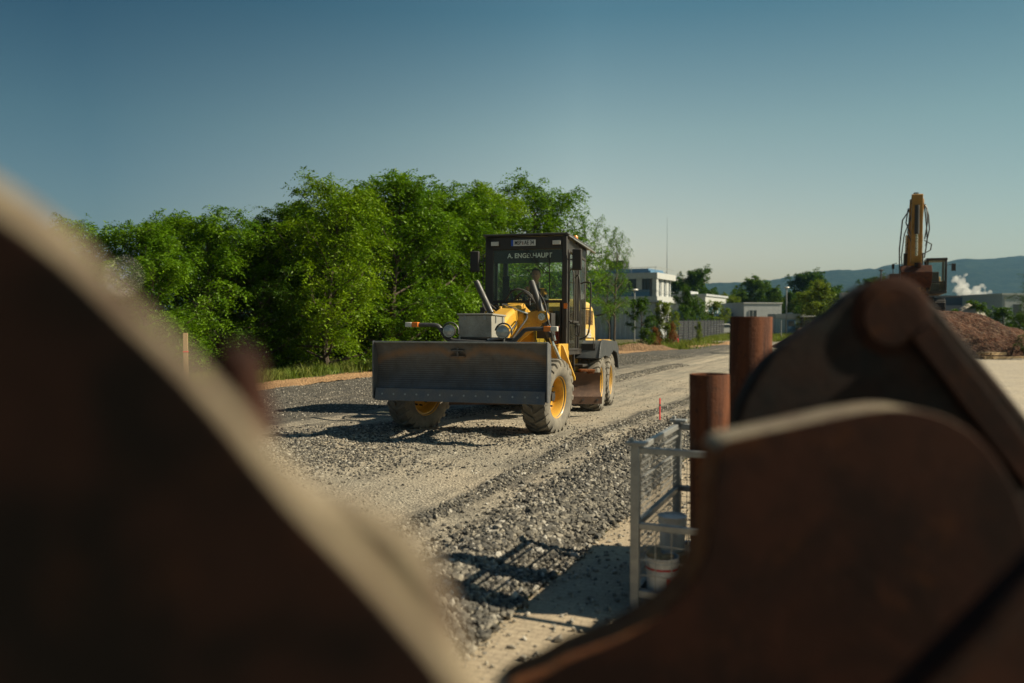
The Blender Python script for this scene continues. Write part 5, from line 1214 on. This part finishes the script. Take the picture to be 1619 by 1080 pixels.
# --- engine hood
b = MB(); prof = [(-4.3,2.32),(-4.45,2.50),(-6.1,2.50),(-6.5,2.42),(-6.8,2.20),(-6.95,1.85),(-6.98,1.2),(-4.3,1.2)]
b.prism(prof, (0,.82,0), (1,0,0), (0,0,1), 1.55); HD = b.build('engine_hood', M['hood_yellow'], GR, bevel=.09, seg=4)
b = MB()
for k in range(7): b.bx(-5.2-k*.2,-5.12-k*.2,.815,.836,1.95,2.30)
for k in range(7): b.bx(-5.2-k*.2,-5.12-k*.2,.2,.7,2.495,2.506)
b.build('louvre', M['mold'], HD); b = MB().bx(-4.42,-4.38,.815,.83,1.25,2.4).bx(-4.6,-4.5,.822,.835,1.3,1.9); b.build('trim_strip', M['white_lamp'], HD)
text('F 106.6', 'lettering', 'plate_white', HD, (-5.75,.835,1.72), .30, (PI/2, 0, PI), .9, .004, .004)
b = MB(); b.cyl((-5.3,-.3,2.4),(-5.3,-.3,2.95),.05,n=12).build('exhaust_pipe', M['dark_rubber'], HD)
MB().bx(-6.9,-4.2,-.6,.6,.75,1.25).build('rear_frame', Y_, GR, bevel=.02)
for s_ in (-1, 1): MB().bx(-6.3,-4.2,s_*.70-.1,s_*.70+.1,.42,.85).build('tandem_case', K_, GR, bevel=.03)
MB().bx(-7.15,-6.98,-.9,.9,.7,1.3).build('rear_bumper', K_, GR, bevel=.02)
# fenders
for s_ in (1, -1):
    b = MB(); t = .03
    pr = [(-3.75,1.12),(-3.95,1.42),(-4.15,1.50),(-6.55,1.46),(-6.9,1.30),(-7.0,.82),(-6.94,.82),(-6.84,1.25),(-6.52,1.42),(-4.18,1.46),(-3.98,1.39),(-3.79,1.10)]
    b.prism(pr, (0,.80*s_,0), (1,0,0), (0,0,1), -.54*s_)
    sk = [(-3.72,1.12),(-3.95,1.44),(-4.15,1.52),(-6.55,1.48),(-6.92,1.32),(-7.02,.80),(-6.90,.80),(-6.82,1.02),(-6.6,1.20),(-6.0,1.27),(-5.45,1.16),(-5.2,1.10),(-4.95,1.14),(-4.6,1.16),(-4.1,1.12)]
    b.prism(sk, (0,1.34*s_,0), (1,0,0), (0,0,1), -.025*s_)
    b.v = [(x, y + .05*s_, z + .07) for x, y, z in b.v]; FD = b.build('fender', M['fender'], GR, bevel=.008)
    if s_ > 0:
        MB().tube([(-3.80,.92,1.42),(-3.76,.92,1.62),(-3.76,1.28,1.62),(-3.74,1.29,1.40)], .014, 6).build('fender_step', K_, FD)
        MB().bx(-3.92,-3.86,.90,1.30,1.30,1.50).build('recess_shade', M['plate_black'], FD)  # black box put in for the shade inside the hollow
        for x_ in (-4.6,-6.2): MB().cyl((x_,1.388,1.45),(x_,1.402,1.45),.035,n=14).build('reflector', M['orange_lamp'], FD)
b = MB(); b.prism([(-5.7,1.48),(-5.9,1.57),(-6.2,1.60),(-6.6,1.57),(-6.8,1.50),(-6.85,1.47),(-5.7,1.47)], (0,1.28,0), (1,0,0), (0,0,1), .26); b.build('fuel_cover', Y_, GR, bevel=.05, seg=3)

# --- driver
def skin_body(name, nodes, edges, mat, parent, sub=2, root=0):
    me = bpy.data.meshes.new(name); me.from_pydata([n[0] for n in nodes], edges, []); o = bpy.data.objects.new(name, me); C.objects.link(o); o.parent = parent
    o.modifiers.new('s', 'SKIN'); 
    if not me.skin_vertices: bpy.context.view_layer.update()
    for i, n in enumerate(nodes):
        r = n[1]; me.skin_vertices[0].data[i].radius = (r, r) if isinstance(r, (int, float)) else r
    me.skin_vertices[0].data[root].use_root = True
    sb = o.modifiers.new('u', 'SUBSURF'); sb.levels = sb.render_levels = sub; me.materials.append(mat)
    for p in me.polygons: p.use_smooth = True
    o.modifiers['s'].use_smooth_shade = True
    return o
DRV = empty('person', (0,0,0)); DRV.location = GR.matrix_basis @ Vector((-3.42,.10,2.06)); DRV.rotation_euler = (0, -.0275, rad(-105))
tag(DRV, 'driver seated in the grader cab, dark shirt and ochre vest, hand raised to his chin', 'person')
# local: x forward, y left, origin at the hips on the seat
N = [((0,0,.08),(.15,.12)),((0,0,.28),(.15,.12)),((.02,0,.50),(.17,.11)),((.02,0,.60),(.10,.08)),((.03,0,.70),.058),((.04,0,.76),.055),
     ((.02,.19,.56),.062),((.16,.26,.33),.048),((.30,.12,.42),.038),((.24,.03,.58),.034),
     ((.02,-.19,.56),.062),((.16,-.25,.32),.048),((.36,-.12,.50),.036),((.42,-.09,.56),.032),
     ((.06,.10,.06),.095),((.46,.14,.10),.072),((.46,.14,-.28),.052),((.50,.14,-.44),.045),((.62,.14,-.48),.035),
     ((.06,-.10,.06),.095),((.46,-.14,.10),.072),((.48,-.14,-.28),.052),((.52,-.14,-.44),.045),((.64,-.14,-.48),.035)]
E = [(0,1),(1,2),(2,3),(3,4),(4,5),(2,6),(6,7),(7,8),(8,9),(2,10),(10,11),(11,12),(12,13),(0,14),(14,15),(15,16),(16,17),(17,18),(0,19),(19,20),(20,21),(21,22),(22,23)]
skin_body('body', N, E, M['shirt'], DRV, 1)
# head with face
b = MB(); b.sphere((.05,0,.885), .118, 22, (.92,.76,1.06)); b.sphere((.075,0,.81), .075, 14, (.95,.85,.8)); b.sphere((.165,0,.87), .022, 8, (1,.7,1.2))
for s_ in (-1,1): b.sphere((.04,s_*.092,.875), .03, 8, (.6,.3,1.1)); b.sphere((.135,s_*.04,.905), .022, 8, (.6,1,.45))
b.sphere((.145,0,.825), .028, 8, (.5,1,.35)); b.cyl((.03,0,.70),(.045,0,.82),.055,.055,14); b.build('head', M['skin'], DRV, smooth=60)
b = MB()
for s_ in (-1,1): b.sphere((.152,s_*.038,.898), .010, 8)
b.build('eye', M['plate_black'], DRV)
b = MB(); b.sphere((.03,0,.915), .124, 20, (.92,.78,.98)); b.build('hair', M['hair'], DRV, smooth=60); hb = bpy.data.objects[b and C.objects[-1].name]
bm = bmesh.new(); bm.from_mesh(hb.data); bmesh.ops.delete(bm, geom=[v for v in bm.verts if v.co.z < .90 - (v.co.x < 0)*.05 or (v.co.x > .085 and v.co.z < .965)], context='VERTS'); bm.to_mesh(hb.data); bm.free()
def hand(wrist, dirv, palm, thumb, curl=.5):
    w0 = Vector(wrist); d = Vector(dirv).normalized(); pn = Vector(palm).normalized(); sd_ = d.cross(pn).normalized()*(1 if thumb > 0 else -1); b = []
    mb = MB(); mb.tube([w0, w0+d*.03, w0+d*.075, w0+d*.095], [.026,.034,.038,.030], 10)
    for k in range(4):
        ln_ = (.075,.085,.08,.062)[k]; p = w0 + d*.085 + sd_*(.027 - k*.018); pts = [p]; dd = d.copy()
        for j in range(3): dd = (dd*math.cos(curl) + pn*math.sin(curl)).normalized() if j else dd; p = p + dd*ln_/3; pts.append(p)
        mb.tube(smooth_path(pts, 3), .0088, 8)
    p = w0 + d*.03 + sd_*.03; mb.tube(smooth_path([p, p + (sd_+d*.5).normalized()*.035, p + (sd_*.5+d+pn*.4).normalized()*.065], 3), .0105, 8)
    return mb
hand((.235,.03,.585),(-.35,-.1,.95),(-.9,0,-.3),1,.75).build('hand', M['skin'], DRV, smooth=60)
hand((.41,-.09,.545),(.6,.15,.55),(.5,0,-.8),-1,.9).build('hand', M['skin'], DRV, smooth=60)
skin_body('vest', [((.0,0,.16),(.172,.14)),((.01,0,.34),(.175,.14)),((.03,0,.50),(.19,.13)),((.03,.16,.545),.078),((.10,.235,.42),.068),((.03,-.16,.545),.078),((.10,-.235,.42),.068)],
   [(0,1),(1,2),(2,3),(3,4),(2,5),(5,6)], M['hivis'], DRV, 1)
# ================================================================== FOREGROUND
# ---- right bucket: two ears on a curved shell standing on the paving
def px_outline(pts, Y): return [((W(px, py, Y).x), (W(px, py, Y).z)) for px, py in pts]
def smooth2(pts, n=4, closed=False):
    P = [Vector((a, b, 0)) for a, b in pts]; return [(v.x, v.y) for v in smooth_path(P, n)]
def plate(name, outline, Y, thick, mat, parent, edge=None, bev=.006):
    """upright plate in the XZ plane; front face at Y, thickness away from the camera"""
    n = len(outline); me = bpy.data.meshes.new(name)
    vs = [(x, Y, z) for x, z in outline] + [(x, Y+thick, z) for x, z in outline]
    fs = [tuple(range(n)), tuple(range(n, 2*n))[::-1]] + [(i, n+i, n+(i+1) % n, (i+1) % n) for i in range(n)]
    me.from_pydata(vs, [], fs); bm = bmesh.new(); bm.from_mesh(me); bmesh.ops.recalc_face_normals(bm, faces=bm.faces); bm.to_mesh(me); bm.free()
    me.materials.append(mat)
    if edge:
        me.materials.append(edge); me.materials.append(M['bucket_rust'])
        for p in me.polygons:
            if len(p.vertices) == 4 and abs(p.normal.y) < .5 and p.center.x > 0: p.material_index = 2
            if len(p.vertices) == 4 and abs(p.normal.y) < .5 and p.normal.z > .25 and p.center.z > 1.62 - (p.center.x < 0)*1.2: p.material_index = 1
    me.polygons.foreach_set('use_smooth', [True]*len(me.polygons)); me.set_sharp_from_angle(angle=rad(40))
    o = bpy.data.objects.new(name, me); C.objects.link(o)
    if parent: o.parent = parent
    if bev: b = o.modifiers.new('b', 'BEVEL'); b.width = bev; b.segments = 3; b.limit_method = 'ANGLE'; b.angle_limit = rad(50)
    return o
BR = empty('excavator_bucket', (0,0,0)); tag(BR, 'brown rusty excavator bucket with two tall ears filling the lower right corner', 'excavator bucket', 'detached excavator buckets close to the camera')
YB = 1.32
top = smooth2([(1128,770),(1134,728),(1142,702),(1180,690),(1240,677),(1300,664),(1360,652),(1410,646),(1450,648),(1500,662),(1545,690),(1580,730),(1605,775),(1625,830),(1640,900),(1660,1000)], 4)
left = smooth2([(1128,770),(1126,810),(1120,855),(1105,900),(1078,942),(1040,978),(975,1014),(900,1045),(860,1068),(800,1095),(760,1150)], 3)
ol = px_outline(left[::-1][:-1] + top, YB)
ol += [(ol[-1][0]+.05, .75), (ol[-1][0]-.25, .35), (.35, .30), (.05, .75)]
plate('ear', ol, YB, .105, M['bucket_brown'], BR, M['bucket_edge'], .004)
lip = [W(px, py-3, YB+.04) for px, py in left[6:]]
b = MB(); b.tube([p + Vector((.02,0,-.012)) for p in lip], .030, 8); b.build('wear_strip', M['bucket_rust'], BR)
YR_ = 1.95
o2 = smooth2([(1160,720),(1166,660),(1180,622),(1212,572),(1260,532),(1305,500),(1345,467),(1372,450),(1410,444),(1444,450),(1470,470),(1520,530),(1580,602),(1640,678),(1720,780)], 3)
ol2 = px_outline(o2, YR_); ol2 += [(ol2[-1][0]+.05, .8), (ol2[-1][0]-.3, .3), (.9, .3), (ol2[0][0]-.02, .9)]
E2 = plate('ear', ol2, YR_, .075, M['bucket_dark'], BR, None, .012)
pc = W(1410, 500, YR_); b = MB()
b.lathe([(.07,-.003),(.07,-.006),(.085,-.006),(.095,-.003),(.10,.0)], (pc.x, YR_, pc.z), (0,1,0), 40); b.cyl((pc.x,YR_-.010,pc.z),(pc.x,YR_+.1,pc.z),.075,n=36)
b.build('pin_boss', M['bucket_brown'], BR, bevel=.004)
b = MB(); b.bar(W(1455,520,YR_-.012), W(1640,760,YR_-.012), .02, .07); b.build('stiffener_rib', M['bucket_brown'], BR, bevel=.004)
# shell: curved back joining the ears
sec = [(.32,1.12),(.22,.85),(.25,.5),(.42,.2),(.75,.05),(1.25,.03),(1.7,.2),(1.95,.6),(2.0,1.0)]
sec = smooth2(sec, 3); b = MB(); vs = []
for y in (1.02, 2.25): vs += [(x, y, z) for x, z in sec] + [(x+.0, y, z+.03) for x, z in sec]
n = len(sec); fs = []
for i in range(n-1): fs += [(i,2*n+i,2*n+i+1,i+1),(n+i,n+i+1,3*n+i+1,3*n+i),(i,i+1,n+i+1,n+i),(2*n+i,3*n+i,3*n+i+1,2*n+i+1)]
b.add(vs, fs).build('shell', M['bucket_brown'], BR, smooth=50)
side = [(x, z+.01) for x, z in sec]
plate('side_wall', side, 1.02, .03, M['bucket_brown'], BR); plate('side_wall', side, 2.22, .03, M['bucket_brown'], BR)
# near diagonal bar (lower right corner)
b = MB(); b.bar(W(1405,1135,.95), W(1700,845,.95), .05, .035); b.build('lifting_bar', M['bucket_brown'], BR, bevel=.008)
dg_ = px_outline([(1445,1135),(1700,880),(1800,1100),(1800,1500),(1445,1500)], .97); plate('cheek_plate', dg_, .97, .03, M['bucket_brown'], BR)

# ---- left bucket, very close
BL_ = empty('excavator_bucket', (0,0,0)); tag(BL_, 'dark bucket plate out of focus across the whole lower left corner', 'excavator bucket', 'detached excavator buckets close to the camera')
YL = .46
edge = smooth2([(-420,120),(-250,200),(-100,285),(0,348),(83,412),(167,492),(267,590),(333,663),(390,735),(445,800),(505,862),(558,918),(610,978),(667,1045),(720,1120),(780,1220),(860,1400)], 3)
ol = px_outline([(a + 24, b_) for a, b_ in edge], YL); ol += [(ol[-1][0]-.05, .95), (-.75, .95), (-.85, 1.6)]
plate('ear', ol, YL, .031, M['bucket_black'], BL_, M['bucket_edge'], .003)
YL2 = .493
edge2 = smooth2([(-300,120),(-100,240),(60,350),(150,455),(260,560),(340,645),(420,735),(480,782),(530,800),(580,818),(632,850),(672,898),(702,960),(728,1045),(770,1130),(880,1280),(960,1420)], 3)
ol = px_outline(edge2, YL2); ol += [(ol[-1][0]-.1, .7), (-1.2, .7), (-1.4, 1.7)]
plate('ear', ol, YL2, .035, M['bucket_edge'], BL_, M['bucket_edge'], .004)  # face takes the paled rim colour too, lightening the dark crease
b = MB(); pb = W(192, 440, .49); b.sphere(pb, .0036, 20); b.build('glint_ball', M['polished'], BL_, smooth=80)  # polished ball added to give a blurred bright sun disc
lg = px_outline(smooth2([(330,660),(328,590),(348,548),(372,552),(390,582),(400,636),(418,700)], 3), .66); plate('lug', lg, .66, .05, M['bucket_brown'], BL_)
b = MB(); 
for k in (.12,.35,.6): 
    q = Vector((-.25-k*.3, .0, 1.75-k*.9)); b.cyl((q.x, YL2+.062, q.z), (q.x, .9, q.z), .035, n=18)
b.build('cross_pin', M['bucket_dark'], BL_)
sec = smooth2([(-.42,.92),(-.36,.6),(-.45,.25),(-.8,.05),(-1.3,.03),(-1.7,.3),(-1.85,.8)], 3); n = len(sec); b = MB(); vs = []; fs = []
for y in (.25, 1.15): vs += [(x, y, z) for x, z in sec] + [(x, y, z+.03) for x, z in sec]
for i in range(n-1): fs += [(i,2*n+i,2*n+i+1,i+1),(n+i,n+i+1,3*n+i+1,3*n+i),(i,i+1,n+i+1,n+i),(2*n+i,3*n+i,3*n+i+1,2*n+i+1)]
b.add(vs, fs).build('shell', M['bucket_brown'], BL_, smooth=50)
plate('side_wall', [(x, z+.01) for x, z in sec], .25, .03, M['bucket_brown'], BL_); plate('side_wall', [(x, z+.01) for x, z in sec], 1.12, .03, M['bucket_brown'], BL_)

# ---- wire cage box (galvanised storage crate)
c0 = Vector((.84, 5.3, .0)); u = Vector((.91,-.41,0)).normalized(); v = Vector((.41,.91,0)).normalized(); WU, WV, HT = 1.15, 1.30, 1.15
CG = empty('wire_mesh_cage', c0, math.atan2(u.y, u.x)); tag(CG, 'galvanised steel cage crate with open mesh sides holding white buckets', 'cage')
# local x = u, y = v
for x_, y_ in ((0,0),(WU,0),(0,WV),(WU,WV)):
    MB().bx(x_-.03,x_+.03,y_-.03,y_+.03,-.02,HT).build('corner_post', M['steel'], CG, bevel=.004)
    q = MB(); q.bx(x_-.06,x_+.075,y_-.045,y_+.045,HT+.001,HT+.022); q.cyl((x_-.03,y_,HT+.02),(x_-.03,y_,HT+.045),.016,n=10); q.build('stacking_cap', M['steel'], CG, bevel=.003)
for z, r in ((HT-.035, .042), (.60, .042), (.14, .05)):
    MB().bar((.03,0,z),(WU-.03,0,z), r, r).build('rail', M['steel'], CG, bevel=.004)
    if z > .2: MB().bar((0,.03,z),(0,WV-.03,z), r*.9, r).build('rail', M['steel'], CG, bevel=.004)
    MB().bar((WU,.03,z),(WU,WV-.03,z), r, r).build('rail', M['steel'], CG, bevel=.004); MB().bar((.03,WV,z),(WU-.03,WV,z), r, r).build('rail', M['steel'], CG, bevel=.004)
MB().bar((0,.03,.14),(0,WV-.03,.14),.045).bx(.03,WU-.03,.03,WV-.03,.10,.13).build('base_frame', M['steel'], CG)
MB().bar((.02,.12,HT-.1),(.02,WV-.1,HT-.1),.012).bar((.02,.12,HT-.24),(.02,WV-.1,HT-.24),.01).build('latch_rod', M['steel'], CG)
def mesh_panel(p0, p1, z0, z1, nx, nz, name='mesh_panel', r=.0022):
    q = MB(); p0, p1 = Vector(p0), Vector(p1)
    for i in range(nx+1): p = p0.lerp(p1, i/nx); q.bar(p+Vector((0,0,z0)), p+Vector((0,0,z1)), r*2)
    for i in range(nz+1): z = z0+(z1-z0)*i/nz; q.bar(p0+Vector((0,0,z)), p1+Vector((0,0,z)), r*2)
    return q.build(name, M['steel'], CG, smooth=0, fix=False)
mesh_panel((0,.03,0),(0,WV-.03,0),.16,HT-.06,26,20); mesh_panel((WU,.03,0),(WU,WV-.03,0),.16,HT-.06,26,20); mesh_panel((.03,WV,0),(WU-.03,WV,0),.16,HT-.06,22,20)
mesh_panel((.03,0,0),(WU-.03,0,0),.16,.58,10,4,r=.0028)
# ---- things in the cage
def bucket(loc, r, h, label, lidded, seed):
    e = empty('plastic_bucket', loc, seed); tag(e, label, 'bucket', 'white plastic buckets in the cage')
    prof = [(.0001,.0),(r*.86,.0),(r*.88,.01),(r*.97,h*.82),(r*1.03,h*.83),(r*1.03,h*.87),(r*.99,h*.88),(r*1.0,h),(r*.95,h),(r*.84,.02)]
    MB().lathe(prof, (0,0,0), (0,0,1), 32).build('tub', M['plastic_white'], e)
    MB().lathe([(r*.955,h*.66),(r*.968,h*.66),(r*.982,h*.72),(r*.965,h*.72)], (0,0,0), (0,0,1), 32, closed=True).build('band', M['plate_blue'] if lidded else M['red'], e)
    q = MB(); q.tube([(r*1.03*math.cos(a)*1.0, -r*.55*math.sin(a), h*.85 - .12*math.sin(a)*h*3) for a in np.linspace(0, PI, 14)], .003, 6); q.build('handle', M['steel'], e)
    if lidded:
        MB().lathe([(.0001,h*.985),(r*.9,h*.985),(r*1.06,h*1.0),(r*1.07,h*1.06),(r*.98,h*1.07),(r*.93,h*1.01),(.0001,h*1.005)], (0,0,0), (0,0,1), 32).build('lid', M['plastic_white'], e)
    else:
        MB().lathe([(r*.90,h*.15),(r*.915,h*.15),(r*.955,h*.5),(r*.94,h*.5)], (0,0,0), (0,0,1), 24, closed=True, a0=PI*.9, a1=PI*2.1).build('label', M['red'], e)
    return e
Mc = CG.matrix_basis
def inC(x, y, z): return CG.location + u*x + v*y + Vector((0,0,z))
bucket(inC(.15,.14,.132), .115, .24, 'white bucket with a red label and open top, lower left in the cage', False, .4)
crate = empty('crate_block', inC(.14,.50,.132), .3); tag(crate, 'low wooden block under the lidded bucket in the cage', 'block'); MB().bx(-.16,.16,-.13,.13,0,.16).build('block', M['wood'], crate, bevel=.006); MB().bx(-.17,.17,-.14,.14,.162,.185).build('board', M['wood'], crate, bevel=.004)
bucket(inC(.14,.50,.319), .10, .235, 'white lidded bucket with a blue ring, standing behind the red-labelled one', True, 1.2)
# rag spilling from the open bucket
b = MB(); rr = random.Random(8)
for k in range(9): b.sphere((rr.uniform(-.06,.06), rr.uniform(-.06,.06), .015*rr.random()), .035, 8, (1.2,1,.6))
rg = b.build('cloth_rag', M['wood'], None); rg.location = inC(.13,.14,.365); tag(rg, 'tan rag bunched in the mouth of the open bucket', 'rag')
# black tub with pale rim, tilted, and a green can
TB = empty('black_tub', inC(.52,.86,.14)); TB.rotation_euler = (rad(22), rad(-16), 0); tag(TB, 'black rubber tub with a pale rim tilted in the cage', 'tub')
MB().lathe([(.0001,0),(.17,0),(.22,.40),(.20,.40),(.16,.03),(.0001,.03)], (0,0,0), (0,0,1), 30).build('body', M['dark_rubber'], TB); MB().torus((0,0,.40), .213, .013, (0,0,1), 34, 8).build('rim', M['plastic_white'], TB)
HS = empty('coiled_hose', inC(.82,.66,.14)); tag(HS, 'loop of black hose with pale stripe standing up in the cage', 'hose')
b = MB(); b.torus((0,0,.42), .24, .030, (.55,-.8,.15), 34, 10); b.torus((.03,.03,.38), .25, .030, (.5,-.8,.3), 34, 10); b.build('loop', M['dark_rubber'], HS); MB().torus((-.01,-.03,.43), .235, .010, (.55,-.8,.15), 34, 8).build('stripe', M['plastic_white'], HS)
cn = MB().lathe([(.0001,0),(.08,0),(.08,.22),(.05,.27),(.02,.29),(.0001,.29)], (0,0,0), (0,0,1), 20).build('green_can', M['plastic_green'], None, bevel=.004); cn.location = inC(.60,.42,.135); tag(cn, 'green plastic can between the lidded bucket and the tub', 'can')
# ---- two upright rusty tubes (behind / inside the cage)
def steel_tube(px, Y, r, h, lean, label):
    X = (px-809.5)/FPX*Y; e = empty('steel_tube', (X, Y, 0)); e.rotation_euler = lean; tag(e, label, 'tube', 'rusty steel tubes standing by the cage')
    MB().lathe([(r-.012,0),(r,0),(r,h-.004),(r-.003,h),(r-.010,h),(r-.012,h-.004)], (0,0,0), (0,0,1), 40, closed=True).build('pipe_wall', M['tube_streak'], e, smooth=60)
    MB().bar((r+.004,0,.02),(r+.004,0,h-.03),.012,.004).build('weld_seam', M['bucket_rust'], e); return e
t1 = steel_tube(1126, 5.25, .131, 1.635, (0, rad(-.6), 0), 'shorter rusty steel tube standing just behind the cage rail')
t2 = steel_tube(1183, 5.75, .150, 2.02, (0, rad(.6), 0), 'taller rusty steel tube beside the dark bucket ear')
b = MB(); b.tube([(0,0,0),(0,0,.75)], .075, 16); q = b.build('short_rusty_pipe', M['tube_rust'], None); q.location = inC(.55,1.16,.14); tag(q, 'short rusty pipe in the back corner of the cage', 'pipe')
# unseen formwork stack added behind the bucket to throw shade on the paving
TS = empty('shade_stack', (2.62,5.8,0), rad(-22)); tag(TS, 'stack of rusty formwork panels added unseen behind the bucket to shade the paving', 'formwork')
for k in range(6): MB().bx(-.35,.35,-.80,.80,.05+k*.26,.26+k*.26).build('panel', M['tube_rust'], TS, bevel=.008)
# ================================================================== HAZE
def haze():
    b = MB(); b.bx(-2700, 3400, -60, 3600, -9, 245); m = bpy.data.materials.new('haze'); m.use_nodes = True; t = m.node_tree; t.nodes.clear()
    o = t.nodes.new('ShaderNodeOutputMaterial'); p = t.nodes.new('ShaderNodeVolumePrincipled'); p.inputs['Color'].default_value = (.32,.62,1.0,1); p.inputs['Density'].default_value = HAZE; p.inputs['Anisotropy'].default_value = .3
    lnk(t, p.outputs[0], o.inputs['Volume']); ob = b.build('haze', m, None, smooth=0); ob['kind'] = 'stuff'; ob['label'] = 'thin bluish haze over the far hills'
HAZE = .00008
haze()
